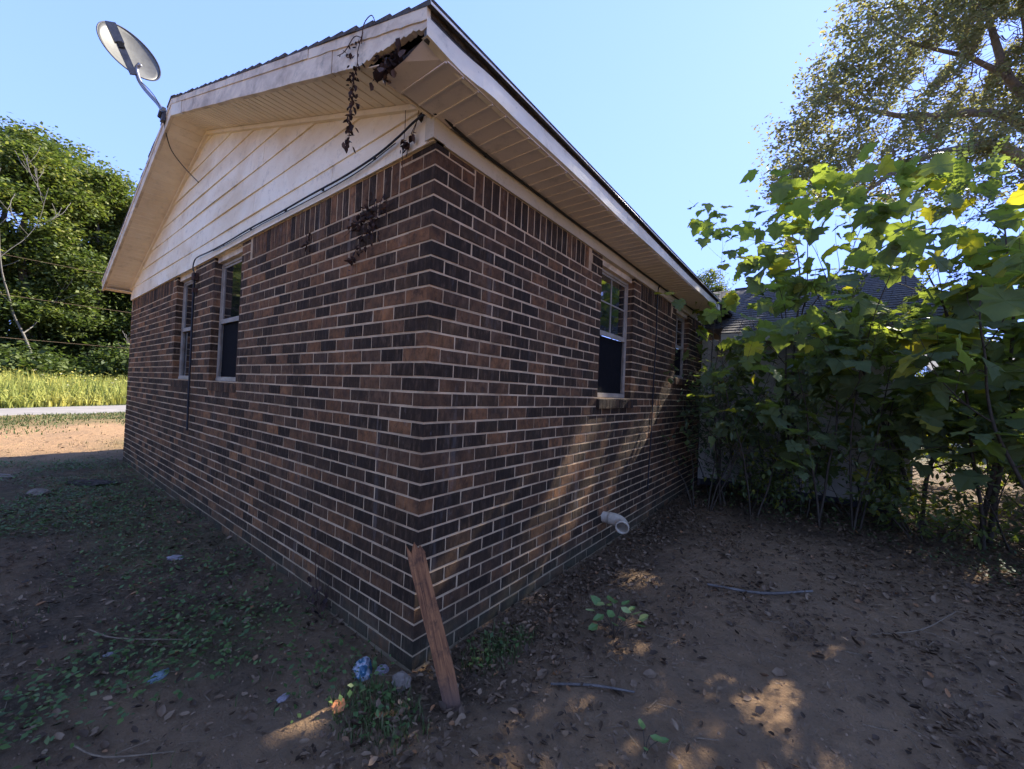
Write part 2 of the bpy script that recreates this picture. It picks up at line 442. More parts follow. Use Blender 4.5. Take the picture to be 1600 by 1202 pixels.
dirt = g.mix(g.ramp(g.noise(150, 2, .5), [(.66,0),(.72,.8)]), dirt, (.46,.38,.30))
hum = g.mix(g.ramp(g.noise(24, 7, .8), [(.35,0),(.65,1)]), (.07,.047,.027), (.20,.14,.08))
xyz = g.z()
dark = g.mix(g.math('MULTIPLY', g.ramp(g.noise(.9, 4, .6), [(.3,0),(.7,1)]), .35), dirt, (.29,.20,.12))
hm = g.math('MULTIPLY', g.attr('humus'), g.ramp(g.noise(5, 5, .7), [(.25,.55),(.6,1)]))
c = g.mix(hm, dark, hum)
gr = g.mix(g.ramp(g.noise(9, 6, .8), [(.35,0),(.7,1)]), (.07,.085,.022), (.23,.20,.085))
c = g.mix(g.math('MULTIPLY', g.attr('green'), g.ramp(g.noise(3.5, 6, .75), [(.32,.35),(.55,1)])), c, gr)
hh = g.math('ADD', g.math('MULTIPLY', g.noise(7, 9, .75, None, .5), 2.4), g.noise(75, 6, .75))
g.bsdf(c, .93, 0, .15, g.bump(hh, 1.0, .045))
gm.materials.append(g.M)
ground = tag(link('ground', gm), kind='structure', label='bare reddish dirt yard with patches of humus and grass')

# road: a raised gravel and asphalt strip beyond the yard
ys = np.linspace(-70, 90, 161)
rv = []
for y in ys:
    wv = .15*math.sin(y*1.3)
    for k, o_ in enumerate((-2.15, -1.2, 0, 1.2, 2.05 + wv*.5)):
        x = roadx(y) + o_
        rv.append((x, y, .05 + (.03 if 0 < k < 4 else -.05)))
rf = [(i*5+k, i*5+k+1, i*5+k+6, i*5+k+5) for i in range(len(ys)-1) for k in range(4)]
M_road = mat_plain('worn_road', (.20,.18,.155), (.28,.25,.215), 1.5, .9, 0, .4, 30)
tag(link('road', mesh('road', rv, rf, M_road, None, True)), kind='structure', label='pale grey road crossing beyond the orange dirt')

# ------------------------------------------------------------------ the house
house = empty('brick_house', (0, 0, 0), 'dark brown brick house with cream gable siding, peeling eaves and a sided wing', 'house')
CH = .0794; NC = 32; ZS = NC*CH; ZT = 2.73
XF = 7.75; YF = 5.95
RX, RZ, SL = -3.87, 4.41, .333
def ztop(x): return RZ - SL*abs(x - RX)
OPEN = {'g': [(2.69, 3.47, 1.43, ZT), (4.13, 4.91, 1.43, ZT)], 'e': [(2.02, 2.82, 1.43, ZT), (4.42, 5.10, 1.75, ZT)]}

def T(wall, s, d, z):
    """wall coordinates: s along from the corner, d depth into the wall"""
    return (-s, d, z) if wall == 'g' else (-d, s, z)

def wall_mesh(wall, L):
    op = OPEN[wall]
    ss = sorted({-.0, L} | {o[0] for o in op} | {o[1] for o in op}); zs = sorted({-.25, ZT + .02} | {o[2] for o in op} | {ZT})
    b = MB(); dm = .003
    def isopen(s, z): return any(o[0] < s < o[1] and o[2] < z < o[3] for o in op)
    for i in range(len(ss)-1):
        for j in range(len(zs)-1):
            s0, s1, z0, z1 = ss[i], ss[i+1], zs[j], zs[j+1]
            if isopen((s0+s1)/2, (z0+z1)/2): continue
            s0m = s0 + (.003 if i == 0 else (.003 if isopen(s0 - .01, (z0+z1)/2) else 0))
            s1m = s1 - (.003 if isopen(s1 + .01, (z0+z1)/2) else 0)
            z1m = z1 - (.004 if isopen((s0+s1)/2, z1 + .01) else 0)
            v = [T(wall, s0m, dm, z0), T(wall, s1m, dm, z0), T(wall, s1m, dm, z1m), T(wall, s0m, dm, z1m),
                 T(wall, s0m, .11, z0), T(wall, s1m, .11, z0), T(wall, s1m, .11, z1m), T(wall, s0m, .11, z1m)]
            f = [(0,1,2,3)]
            if i > 0 and s0m != s0: f.append((0,3,7,4))
            if s1m != s1 or i == len(ss)-2: f.append((1,2,6,5))
            if z1m != z1: f.append((3,2,6,7))
            f.append((4,5,6,7))
            b.add(v, f)
    return b

gw = wall_mesh('g', XF).obj('gable_wall', M_mortar, house)
ew = wall_mesh('e', YF).obj('eave_wall', M_mortar, house)
WALLO = {'g': gw, 'e': ew}

def course_bricks(wall, L):
    op = OPEN[wall]; out = []; lost = []
    def add(s0, s1, z0, z1, d=.05, corner=False, kind='s'):
        segs = [(s0, s1, d)]
        for a, b_, c, dd in op:
            if z1 <= c + .012 or z0 >= dd: continue
            ns = []
            for p, q, de in segs:
                if q <= a or p >= b_: ns.append((p, q, de)); continue
                if p < a: ns.append((p, a, .098))
                if q > b_: ns.append((b_, q, .098))
            segs = ns
        # bricks that end at an opening get their full depth, so that the jamb shows brick
        for p, q, de in segs:
            for a, b_, c, dd in op:
                if z1 > c + .012 and (abs(q - a) < .012 or abs(p - b_) < .012): de = .098
            if q - p > .035: out.append([p, q, z0, z1, de, corner, kind])
            elif q - p > 0:      # a sliver beside an opening joins the next brick of its course
                lost.append((p, q, z0))
    own0 = (wall == 'g')
    sol = [(.305, 2.49), (5.1, L)] if wall == 'g' else [(.305, 1.80), (3.02, 4.22), (5.3, L)]
    for k in range(NC + 3):
        z0 = k*CH; z1 = z0 + .0672
        if k >= NC: z1 = min(z1, ZT - .003)
        if z1 - z0 < .02: continue
        own = (k % 2 == 0) == own0
        if own: add(0, .193, z0, z1, .092, True)
        s = .203 if own else .1015
        while s < L:
            s1 = min(s + .193, L)
            if k < NC: add(s, s1, z0, z1)
            else:
                pieces = [(s, s1)]
                for a, b_ in sol:
                    np_ = []
                    for p, q in pieces:
                        if q <= a or p >= b_: np_.append((p, q)); continue
                        if p < a: np_.append((p, a - .005))
                        if q > b_: np_.append((b_ + .005, q))
                    pieces = np_
                for p, q in pieces:
                    if q - p > .03: add(p, q, z0, z1)
            s += .203
    for a, b_ in sol:
        s = a + .005
        while s + .065 < b_:
            add(s, s + .0655, ZS + .001, ZT - .003, .05, False, 'v'); s += .0762
    for p, q, z0 in lost:
        for b_ in out:
            if abs(b_[2] - z0) < .001 and b_[6] == 's':
                if abs(b_[1] + .0105 - p) < .004: b_[1] = q; b_[4] = .098
                elif abs(b_[0] - .0105 - q) < .004: b_[0] = p; b_[4] = .098
    return out

bricks = [('g',) + tuple(b) for b in course_bricks('g', XF)] + [('e',) + tuple(b) for b in course_bricks('e', YF)]
def bsize(b):
    w, s0, s1, z0, z1 = b[:5]
    c = np.array(T(w, (s0+s1)/2, 0, (z0+z1)/2)); d = c - CAMP; dist = np.linalg.norm(d)
    nrm = np.array((0,-1,0) if w == 'g' else (1,0,0)); f = abs(d @ nrm)/dist
    vis = (d @ np.array(F))/dist > .45
    return ((s1-s0)*(z1-z0)*f/dist**2)*(1 if vis else .0)
bricks.sort(key=bsize, reverse=True)
def brick_geo(s0, s1, z0, z1, d, corner, rg):
    ch = .0028; j = lambda: rg.uniform(-.0008, .0008)
    if corner:
        p = [(s0,0,z0),(s1,0,z0),(s1,0,z1),(s0,0,z1),(s0,d,z0),(s1,d,z0),(s1,d,z1),(s0,d,z1)]
        p = [(a + j(), b + j(), c + j()) for a, b, c in p]
        return p, [(0,1,2,3),(0,3,7,4),(1,5,6,2),(3,2,6,7),(0,4,5,1),(4,7,6,5)]
    p = [(s0+ch,0,z0+ch),(s1-ch,0,z0+ch),(s1-ch,0,z1-ch),(s0+ch,0,z1-ch)]
    p += [(s0,ch,z0),(s1,ch,z0),(s1,ch,z1),(s0,ch,z1)]
    p = [(a + j(), b + j(), c + j()) for a, b, c in p]
    p += [(s0,d,z0),(s1,d,z0),(s1,d,z1),(s0,d,z1)]
    f = [(0,1,2,3)]
    for i in range(4):
        k = (i+1) % 4; f.append((4+i, 4+k, k, i)); f.append((8+i, 8+k, 4+k, 4+i))
    return p, f
rb = random.Random(5)
variants = {}
rest = {'g': MB(), 'e': MB()}
for n_, b in enumerate(bricks):
    w, s0, s1, z0, z1, d, corner, kind = b
    proud = rb.uniform(-.0022, .0010)
    if not corner and kind == 's' and d < .09:
        s0 += rb.uniform(-.0018, .0018); s1 += rb.uniform(-.0018, .0018); z0 += rb.uniform(-.0012, .0012); z1 += rb.uniform(-.0012, .0012)
    r = rb.random(); r = r**1.35 if w == 'e' else r**.95
    if n_ < 300:
        key = (w, round(s1-s0, 3), round(z1-z0, 3), d, corner, rb.randrange(6))
        if key not in variants:
            p, f = brick_geo(-(s1-s0)/2, (s1-s0)/2, -(z1-z0)/2, (z1-z0)/2, d, corner, rb)
            variants[key] = mesh('brick', [T(w, *q) for q in p], f, M_brick, r)
        link('brick', variants[key], WALLO[w], T(w, (s0+s1)/2, proud, (z0+z1)/2))
    else:
        p, f = brick_geo(s0, s1, z0, z1, d, corner, rb)
        rest[w].add([T(w, a, q + proud, c) for a, q, c in p], f, r)
for w in 'ge':
    o = rest[w].obj('bricks', M_brick, WALLO[w]); o['kind'] = 'stuff'

# foundation, back walls, room floor
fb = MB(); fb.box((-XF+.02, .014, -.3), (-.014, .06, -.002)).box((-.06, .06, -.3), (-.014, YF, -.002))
fb.obj('foundation', M_darkgrey, house)
g = G('plain_brick_pattern')
bt = g.n('ShaderNodeTexBrick'); mp = g.n('ShaderNodeMapping'); g.put(mp.inputs[0], g.geo.outputs['Position']); mp.inputs['Rotation'].default_value = (R(90), 0, R(90))
g.put(bt.inputs['Vector'], mp.outputs[0]); bt.inputs['Scale'].default_value = 1
bt.inputs['Brick Width'].default_value = .203; bt.inputs['Row Height'].default_value = CH; bt.inputs['Mortar Size'].default_value = .005
bt.inputs['Color1'].default_value = (.10,.06,.045,1); bt.inputs['Color2'].default_value = (.04,.033,.03,1); bt.inputs['Mortar'].default_value = (.3,.25,.2,1)
g.bsdf(bt.outputs[0], .85); M_bp = g.M
b = MB().box((-XF, .11, -.3), (-XF+.1, 12, ZT)); b.box((-XF+.1, 11.9, -.3), (0, 12, ZT)); b.box((-.1, YF+.1, -.3), (0, 11.9, ZT))
b.obj('rear_wall', M_bp, house)
MB().box((-XF+.11, .3, .1), (-.3, 11.8, .12)).box((-XF+.11, 2.6, .13), (-.4, 2.65, ZT)).obj('room', M_room, house)

# gable siding boards, each its own board
def clip_roof(poly, off):
    """keep what lies under the roof's underside"""
    def cut(P, f):
        out = []
        for i in range(len(P)):
            a, b = P[i], P[(i+1) % len(P)]; fa, fb_ = f(a), f(b)
            if fa <= 0: out.append(a)
            if (fa < 0) != (fb_ < 0) and fa != fb_:
                t = fa/(fa - fb_); out.append((a[0] + (b[0]-a[0])*t, a[1] + (b[1]-a[1])*t))
        return out
    P = cut(poly, lambda p: p[1] - (RZ - off - SL*(p[0] - RX)))
    return cut(P, lambda p: p[1] - (RZ - off + SL*(p[0] - RX))) if len(P) > 2 else P
gs = MB().prism([(-XF, ZT), (0, ZT), (0, ztop(0)-.19), (RX, RZ-.19), (-XF, ztop(-XF)-.19)], .001, .1).obj('gable_sheathing', M_siding, house)
rs = random.Random(3)
EXPO = .2; k = 0
while ZT + k*EXPO < RZ - .22:
    z0 = ZT + k*EXPO; z1 = z0 + EXPO + .012
    joints = sorted([-XF, 0.0] + [x for x in (-(1.05 + (k*1.37) % 2.9), -(1.05 + (k*1.37) % 2.9) - 3.3) if -XF + .5 < x < -.4])
    for a, c in zip(joints[:-1], joints[1:]):
        P = clip_roof([(a + .002, z0), (c - .002, z0), (c - .002, z1), (a + .002, z1)], .205)
        if len(P) < 3 or max(p[1] for p in P) - min(p[1] for p in P) < .01: continue
        # subdivide the bottom edge so that the board can sag a little
        Q = []
        for i in range(len(P)):
            p, q = P[i], P[(i+1) % len(P)]; n_ = max(1, int(abs(p[0]-q[0])/.6))
            for t in range(n_): Q.append((p[0] + (q[0]-p[0])*t/n_, p[1] + (q[1]-p[1])*t/n_))
        out_ = lambda z, x: -.008 - .012*(1 - (z - z0)/(z1 - z0)) - .004*math.sin(x*2.1 + k)*(1 - (z - z0)/(z1 - z0))
        n_ = len(Q)
        v = [(x, out_(z, x), z) for x, z in Q] + [(x, out_(z, x) + .011 if z < z0 + .02 else .0, z) for x, z in Q]
        f = [tuple(range(n_)), tuple(range(2*n_-1, n_-1, -1))] + [(i, n_+i, n_+(i+1) % n_, (i+1) % n_) for i in range(n_)]
        link('siding_board', mesh('siding_board', v, f, M_siding, rs.random()), gs)
    k += 1
# trim where the siding meets the soffit
for sgn, x1 in ((1, -.02), (-1, -XF + .02)):
    z_ = lambda x: ztop(x) - .2
    tr = MB().prism([(RX, z_(RX)), (x1, z_(x1)), (x1, z_(x1) - .032), (RX, z_(RX) - .032)], -.042, -.006)
    tr.obj('soffit_trim', M_soffit, house)
MB().box((-.05, -.034, ZT + .004), (.012, -.028, ztop(0) - .2)).box((.012, -.034, ZT + .004), (.018, .05, 2.838)).obj('corner_trim', M_frieze, house)

# frieze boards over the right-hand wall
for y0, y1 in ((.052, 2.86), (2.866, 3.75), (3.756, 5.6)):
    MB().box((.001, y0, ZT), (.014, y1, 2.838)).obj('frieze_board', M_frieze, house)
MB().box((-.1, 0.0, ZT), (.0, YF, 2.9)).obj('wall_plate', M_frieze, house)

# roof deck and shingle rows
YB = 12.2; XE, XW = .335, -7.98
deck = MB()
for xa, xb in ((RX, XE-.01), (RX, XW+.01)):
    deck.prism([(xa, RZ-.03), (xb, ztop(xb)-.03), (xb, ztop(xb)-.055), (xa, RZ-.055)], -.33, YB)
roof = deck.obj('roof', M_rot, house)
rj = random.Random(9)
for sgn in (1, -1):
    xe = XE + .02 if sgn > 0 else XW - .02
    L_ = abs(xe - RX)*math.sqrt(1 + SL*SL); nrow = int(L_/.143)
    for i in range(nrow + 1):
        a = i*.143; b_ = min(a + .15, L_)
        if b_ - a < .02: continue
        def pt(dn, h):
            x = RX + sgn*dn/math.sqrt(1 + SL*SL); return (x + sgn*h*SL, ztop(x) + h)
        y0 = -.352 + rj.uniform(-.006, .004)
        P = [pt(a, -.027), pt(b_, -.027), pt(b_ + .003, -.004), pt(a, -.018)]
        if sgn < 0: P = P[::-1]
        MB().prism(P, y0, YB + .05, r=rj.random()).obj('shingle_row', M_shingle, roof)
MB().prism([(RX-.16, RZ-.06), (RX, RZ-.008), (RX+.16, RZ-.06), (RX+.16, RZ-.052), (RX, RZ+.002), (RX-.16, RZ-.052)][::-1], -.356, YB+.05).obj('ridge_cap', M_shingle, roof)

# rake fascia: an upper strip and the lower wrapped board
def rake(x0, x1, top, bot, y0, y1, name, mat, n_=14, jag=0., seed=1, custom=None):
    rg = random.Random(seed)
    xs = [x0 + (x1 - x0)*i/n_ for i in range(n_+1)]
    up = [(x, ztop(x) - top) for x in xs]
    lo = [(x, ztop(x) - (custom(x) if custom else bot) + rg.uniform(-jag, jag)) for x in xs]
    return MB().prism(up + lo[::-1], y0, y1).obj(name, mat, house)
rake(RX + .001, -.72, .03, .082, -.352, -.33, 'rake_trim', M_fascia)
rake(-.712, XE - .01, .03, .082, -.350, -.328, 'rake_trim', M_fascia, 30, .003, 4).__setitem__('label', 'upper rake trim with its paint gone and the wood exposed')
rake(XW + .01, RX - .001, .03, .082, -.352, -.33, 'rake_trim', M_fascia)
rake(RX + .42, -.45, .076, .20, -.346, -.318, 'rake_fascia', M_fascia, 30, .003, 2)
rake(RX + .004, RX + .405, .076, .205, -.348, -.320, 'rake_fascia', M_metal, 3)
rake(XW + .01, RX - .004, .076, .20, -.346, -.318, 'rake_fascia', M_fascia)
def rotc(x):
    t = min(1, max(0, (x + .16)/.42)); return .20 - .088*(t**.7) + (.010*(float(vnoise(x, 0, .035, 61)) - .5) + .008*(float(vnoise(x, 0, .012, 62)) - .5))*2*min(1, t*6)
o = rake(-.444, XE - .012, .076, .2, -.344, -.318, 'rake_fascia', M_fascia, 60, .003, 6, rotc); o['label'] = 'rake fascia end with its lower edge rotted away'
# rotten inner rafter end behind the hole
rt = MB()
for i in range(9):
    a = random.Random(40+i); x = -.03 + .027*i
    rt.add(*tube_geo([(x, -.30, 2.875 + .02*a.random()), (x + .05*a.random(), -.285, 2.90 + .01*a.random()), (x + .09, -.275, 2.925 + .02*a.random())], [.012, .022, .010], 6, 2))
rt.obj('rotten_rafter', M_rot, house)
MB().box((.004, -.25, 2.86), (.30, -.235, 2.975)).obj('cavity_dark', M_dark, house)  # black sheet standing in for the darkness inside the rotted hole

# rake soffit panels
def soff(xa, xb, name='soffit_panel'):
    gpx = .006
    z_ = lambda x: ztop(x) - .197
    b = MB()
    b.prism([(xa, z_(xa)), (xb, z_(xb)), (xb, z_(xb) + .006), (xa, z_(xa) + .006)], -.318, -.02, r=rj.random())
    rx0, rx1 = (xa + xb)/2 - .004, (xa + xb)/2 + .004
    b.prism([(xa, z_(xa) - .005), (xa + (gpx if xb > xa else -gpx), z_(xa) - .005), (xa + (gpx if xb > xa else -gpx), z_(xa) + .001), (xa, z_(xa) + .001)], -.318, -.022)
    b.obj(name, M_soffit, house)
x = RX
while x < -.06:
    soff(x, min(x + .1015, 0)); x += .1015
x = RX
while x > XW + .07:
    soff(x, max(x - .1015, XW + .02)); x -= .1015
MB().prism([(-.012, ztop(0) - .2), (0, ztop(0)-.2), (.0, 2.838), (-.012, 2.838)], -.318, -.035).obj('soffit_return', M_soffit, house)
# eave soffit panels over the right-hand wall, first one lifted at the broken corner
y = -.33; i = 0
while y < 5.58:
    y1 = min(y + .102, 5.6); dz = rj.uniform(-.0015, .0015)
    b = MB()
    if i == 0:
        b.add([(.0, y, 2.842), (.16, y, 2.850), (.325, y, 2.885), (.325, y1, 2.850), (.16, y1, 2.843), (.0, y1, 2.84)], [(0,1,4,5), (1,2,3,4)])
        b.add([(.0, y, 2.848), (.16, y, 2.856), (.325, y, 2.891), (.325, y1, 2.856), (.16, y1, 2.849), (.0, y1, 2.846)], [(5,4,1,0), (4,3,2,1)])
    else:
        b.box((.0145, y, 2.84 + dz), (.325, y1 - .004, 2.846 + dz), rj.random())
    b.box((.016, y1 - .010, 2.834 + dz), (.32, y1 - .001, 2.8395 + dz), .9)
    b.obj('soffit_panel', M_soffit2, house); y = y1; i += 1
# eave fascia: bent aluminium wrap with a slack lower edge, grey sub-board, bright drip edge
def strip(name, mat, x_at, zlo, zhi, y0, y1, th=.004, n_=90):
    v = []; f = []
    for i in range(n_+1):
        y = y0 + (y1-y0)*i/n_; xo, xi = x_at(y)
        v += [(xo, y, zlo(y)), (xi, y, zhi(y)), (xi - th, y, zhi(y)), (xo - th, y, zlo(y))]
    for i in range(n_):
        for k in range(4): f.append((i*4+k, i*4+(k+1) % 4, (i+1)*4+(k+1) % 4, (i+1)*4+k))
    f += [(0,1,2,3), tuple(n_*4 + k for k in (3,2,1,0))]
    link(name, mesh(name, v, f, mat, .3), house)
bulge = lambda y: .010*math.exp(-((y - .05)/.13)**2) - .009*math.exp(-((y + .1)/.06)**2) + .004*math.sin(y*3.1) + .006*math.exp(-((y-1.1)/.4)**2)
strip('eave_fascia', M_metal, lambda y: (.336 + bulge(y), .330 + .3*bulge(y)), lambda y: 2.848 + .004*math.sin(y*2.3) + (.0 if y > -.2 else .02*(-.2 - y)/.15), lambda y: 2.945 + .012*math.sin(y*1.1 + .5) - .010*math.exp(-((y+.2)/.15)**2), -.348, 5.6)
strip('eave_subfascia', M_darkgrey, lambda y: (.322, .322), lambda y: 2.86, lambda y: 2.985, -.34, 5.6, .02, 10)
strip('drip_edge', M_drip, lambda y: (.356, .348), lambda y: 2.975 + .004*math.sin(y*1.7), lambda y: 3.003, -.352, 5.62, .003, 60)
strip('fascia_lip', M_metal, lambda y: (.337 + bulge(y), .300), lambda y: 2.8465 + .004*math.sin(y*2.3) + (.0 if y > -.2 else .02*(-.2 - y)/.15), lambda y: 2.8375 + (.0 if y > -.2 else .03*(-.2-y)/.15), -.348, 5.6, .003, 60)
MB().box((XW, -.33, ztop(XW)-.17), (XW+.02, YB, ztop(XW)-.05)).box((XW+.02, -.316, ztop(XW)-.17), (-XF-.0, YB, ztop(XW)-.162)).obj('eave_fascia', M_fascia, house)

# windows
def window(wall, s0, s1, z0, z1, muntin=False, seed=1, lower='screen'):
    def P(s, d, z): return T(wall, s, d, z)
    def bx(b, s_0, s_1, d0, d1, za, zb, r=.5):
        p, q = P(s_0, d0, za), P(s_1, d1, zb)
        b.box([min(p[i], q[i]) for i in range(3)], [max(p[i], q[i]) for i in range(3)], r)
    d0, d1 = .068, .125; fw = .028
    b = MB(); bx(b, s0, s0+fw, d0, d1, z0, z1); bx(b, s1-fw, s1, d0, d1, z0, z1); bx(b, s0+fw, s1-fw, d0, d1, z1-fw, z1); bx(b, s0+fw, s1-fw, d0-.012, d1, z0, z0+fw)
    win = b.obj('window', M_frame, house)
    zm = (z0 + z1)/2 + .01
    b = MB(); bx(b, s0+fw, s1-fw, d0+.008, d0+.026, zm-.018, zm+.018); b.obj('meeting_rail', M_frame, win)
    a, c = s0+fw, s1-fw; sw = .02
    b = MB()
    for (p, q, r_, t) in ((a, a+sw, zm+.018, z1-fw), (c-sw, c, zm+.018, z1-fw), (a+sw, c-sw, z1-fw-sw, z1-fw)): bx(b, p, q, d0+.012, d0+.03, r_, t)
    b.obj('sash', M_frame, win)
    b = MB(); bx(b, a+sw, c-sw, d0+.018, d0+.022, zm+.018, z1-fw-sw); b.obj('pane', M_glass, win)
    if muntin:
        b = MB(); mx = (a+c)/2
        bx(b, mx-.006, mx+.006, d0+.011, d0+.0175, zm+.018, z1-fw-sw); bx(b, a+sw, mx-.006, d0+.011, d0+.0175, (zm+z1)/2-.006, (zm+z1)/2+.006); bx(b, mx+.006, c-sw, d0+.011, d0+.0175, (zm+z1)/2-.006, (zm+z1)/2+.006)
        bx(b, a+.10, a+.112, d0+.002, d0+.010, zm+.02, z1-fw)
        b.obj('muntin', M_frame, win)
    b = MB()
    for (p, q, r_, t) in ((a, a+.014, z0+fw, zm-.018), (c-.014, c, z0+fw, zm-.018), (a+.014, c-.014, z0+fw, z0+fw+.014), (a+.014, c-.014, zm-.03, zm-.018)): bx(b, p, q, d0+.002, d0+.014, r_, t)
    b.obj('screen_frame', M_frame, win)
    b = MB(); bx(b, a+.014, c-.014, d0+.030, d0+.033, z0+fw+.014, zm-.03); b.obj('pane', M_glass if lower == 'glass' else M_screen, win)
    # sloped rowlock sill of bricks
    n_ = int((s1 - s0 + .08)/.078); st = (s1 - s0 + .04)/n_
    for i in range(n_):
        p = s0 - .02 + i*st; q = p + st - .008
        pr = .03 if wall == 'e' else .006
        v = [P(p, -pr, z0-.105), P(q, -pr, z0-.105), P(q, -pr, z0-.022), P(p, -pr, z0-.022), P(p, .068, z0-.105), P(q, .068, z0-.105), P(q, .068, z0-.004), P(p, .068, z0-.004)]
        if True:
            me = mesh('sill_brick', v, [(0,1,2,3),(3,2,6,7),(0,3,7,4),(1,5,6,2),(0,4,5,1),(4,7,6,5)], M_brick, rb.random()*.7 + .1)
            link('sill_brick', me, win)
    return win
window('g', 2.69, 3.47, 1.43, 2.672, False, 1, 'screen')
window('g', 4.13, 4.91, 1.43, 2.672, False, 2, 'glass')
window('e', 2.02, 2.82, 1.43, 2.672, True, 3, 'screen')
window('e', 4.42, 5.10, 1.75, 2.672, True, 4, 'screen')
b = MB()
for w, a, c, z0, z1 in [('g',) + o for o in OPEN['g']] + [('e',) + o for o in OPEN['e']]:
    p, q = T(w, a+.002, .03, 2.674), T(w, c-.002, .12, ZT)
    MB().box([min(p[i], q[i]) for i in range(3)], [max(p[i], q[i]) for i in range(3)]).obj('window_header', M_fascia, house)

# ------------------------------------------------------------------ sided wing at the far end of the right-hand wall
WX, WY = 2.57, YF
wing = MB().box((.02, WY + .03, .16), (WX - .02, WY + .12, 2.46)).box((WX - .12, WY + .12, .16), (WX - .02, 12.4, 2.46))
wing.prism([(WY+.03, 2.46), (12.4, 2.46), (9.0, 4.02)], WX - .12, WX - .02, 'yz')
wing = wing.obj('wing_wall', M_wing, house)
k = 0; rw = random.Random(21)
while .15 + k*.2 < 2.4:
    z0 = .15 + k*.2; z1 = min(z0 + .21, 2.44)
    for a, c in ([(.1, 2.47)] if k % 3 else [(.1, 1.51), (1.516, 2.47)]):
        v = [(a, WY - .004, z0), (c, WY - .004, z0), (c, WY + .016, z1), (a, WY + .016, z1), (a, WY + .03, z0), (c, WY + .03, z0), (c, WY + .03, z1), (a, WY + .03, z1)]
        link('siding_board', mesh('siding_board', v, [(0,1,2,3),(0,4,5,1),(3,2,6,7),(0,3,7,4),(1,5,6,2),(4,7,6,5)], M_wing, rw.random()), wing)
    v = [(WX + .004, WY + .1, z0), (WX + .004, 12.4, z0), (WX - .016, 12.4, z1), (WX - .016, WY + .1, z1), (WX - .02, WY + .1, z0), (WX - .02, 12.4, z0), (WX - .02, 12.4, z1), (WX - .02, WY + .1, z1)]
    link('siding_board', mesh('siding_board', v, [(0,1,2,3),(0,4,5,1),(3,2,6,7),(0,3,7,4),(1,5,6,2),(4,7,6,5)], M_wing, rw.random()), wing)
    k += 1
MB().box((.012, WY - .014, .12), (.098, WY + .016, 2.46)).obj('corner_board', M_wing, wing)
MB().box((WX - .085, WY - .016, .12), (WX + .012, WY - .003, 2.46)).box((WX + .0, WY - .003, .12), (WX + .014, WY + .09, 2.46)).obj('corner_board', M_wing, wing)
MB().box((0, WY + .25, -.3), (WX - .2, WY + .35, .158)).box((WX - .3, WY + .35, -.3), (WX - .2, 12.3, .158)).obj('wing_foundation', M_darkgrey, house)
WS = (4.02 - 2.46)/(9.0 - 5.62)
wr = MB()
wr.prism([(5.6, 2.50), (9.0, 4.05), (9.0, 4.02), (5.6, 2.47)], .345, 2.86, 'yz').prism([(12.4, 2.50), (9.0, 4.05), (9.0, 4.02), (12.4, 2.47)][::-1], .0, 2.86, 'yz')
wroof = wr.obj('wing_roof', M_rot, house)
sm = {}
L_ = math.hypot(3.4, 1.55); ux, uz = 3.4/L_, 1.55/L_
for i in range(int(L_/.15)):
    off = (i % 3)*.1
    xx = .35
    while xx < 2.87:
        w_ = min(.305 - (off if xx == .35 else 0), 2.88 - xx)
        if w_ > .04:
            key = (round(w_, 3), rw.randrange(4))
            if key not in sm:
                c0 = (0, 0)
                P = [(0, .002), (.158*ux + .0, .158*uz + .002), (.158*ux - .008*uz, .158*uz + .005), (-.014*uz, .016*ux + .002)]
                sm[key] = MB().prism(P, 0, key[0] - .006, 'yz', r=rw.random()).mesh('shingle', M_shingle)
            dl = i*.15 - .02
            link('shingle', sm[key], wroof, (xx, 5.6 + dl*ux, 2.50 + dl*uz))
        xx += w_
MB().prism([(8.86, 4.0), (9.0, 4.075), (9.14, 4.0), (9.14, 3.99), (9.0, 4.06), (8.86, 3.99)], .34, 2.88, 'yz').obj('ridge_cap', M_shingle, wroof)
MB().box((.36, 5.585, 2.36), (2.87, 5.6, 2.50)).box((.36, 5.6, 2.36), (2.84, WY - .005, 2.368)).obj('wing_eave_fascia', M_wing, house)
MB().prism([(5.6, 2.36), (5.6, 2.49), (9.0, 4.04), (12.4, 2.49), (12.4, 2.36), (9.0, 3.9)], 2.845, 2.865, 'yz').obj('wing_rake_fascia', M_wing, house)

# valley side of the wing roof, running back under the main roof
wv = MB()
for i in range(22):
    y0, z0 = 6.05 + i*.135, 2.66 + i*.0617
    wv.prism([(y0, z0 + .012), (y0 + .14, z0 + .066), (y0 + .14, z0 + .05), (y0, z0 - .01)], -3.1, .343, 'yz', r=rw.random())
o = wv.obj('valley_shingles', M_shingle, wroof); o['kind'] = 'stuff'

# ------------------------------------------------------------------ things fixed to or leaning on the house
def gz(x, y): return float(gh(x, y))

# satellite dish
DC = np.array([-4.50, -.60, 5.02])
dish = empty('satellite_dish', (-4.16, -.38, 4.30), 'grey oval satellite dish on a bent arm at the gable peak', 'satellite dish')
def rel(o, p): return tuple(np.array(p, float) - np.array(o.location))
v0 = DC - CAMP; v0 /= np.linalg.norm(v0)
rgt = np.cross(v0, [0, 0, 1]); rgt /= np.linalg.norm(rgt); upv = np.cross(rgt, v0)
ax = .47*rgt + .88*upv
nrm = -.66*v0 + .75*ax; nrm /= np.linalg.norm(nrm)
maj = np.cross(nrm, v0); maj /= np.linalg.norm(maj); mnr = np.cross(nrm, maj)
b = MB(); V = []; Fc = []; NR, NS = 8, 40
for sd in (0, 1):
    for i in range(NR+1):
        rr = i/NR
        for k in range(NS):
            a = 2*PI*k/NS
            p = DC + maj*(.275*rr*math.cos(a)) + mnr*(.25*rr*math.sin(a)) + nrm*(.062*rr*rr - .062 - (.006 if sd else 0)) 
            V.append(p)
o0 = (NR+1)*NS
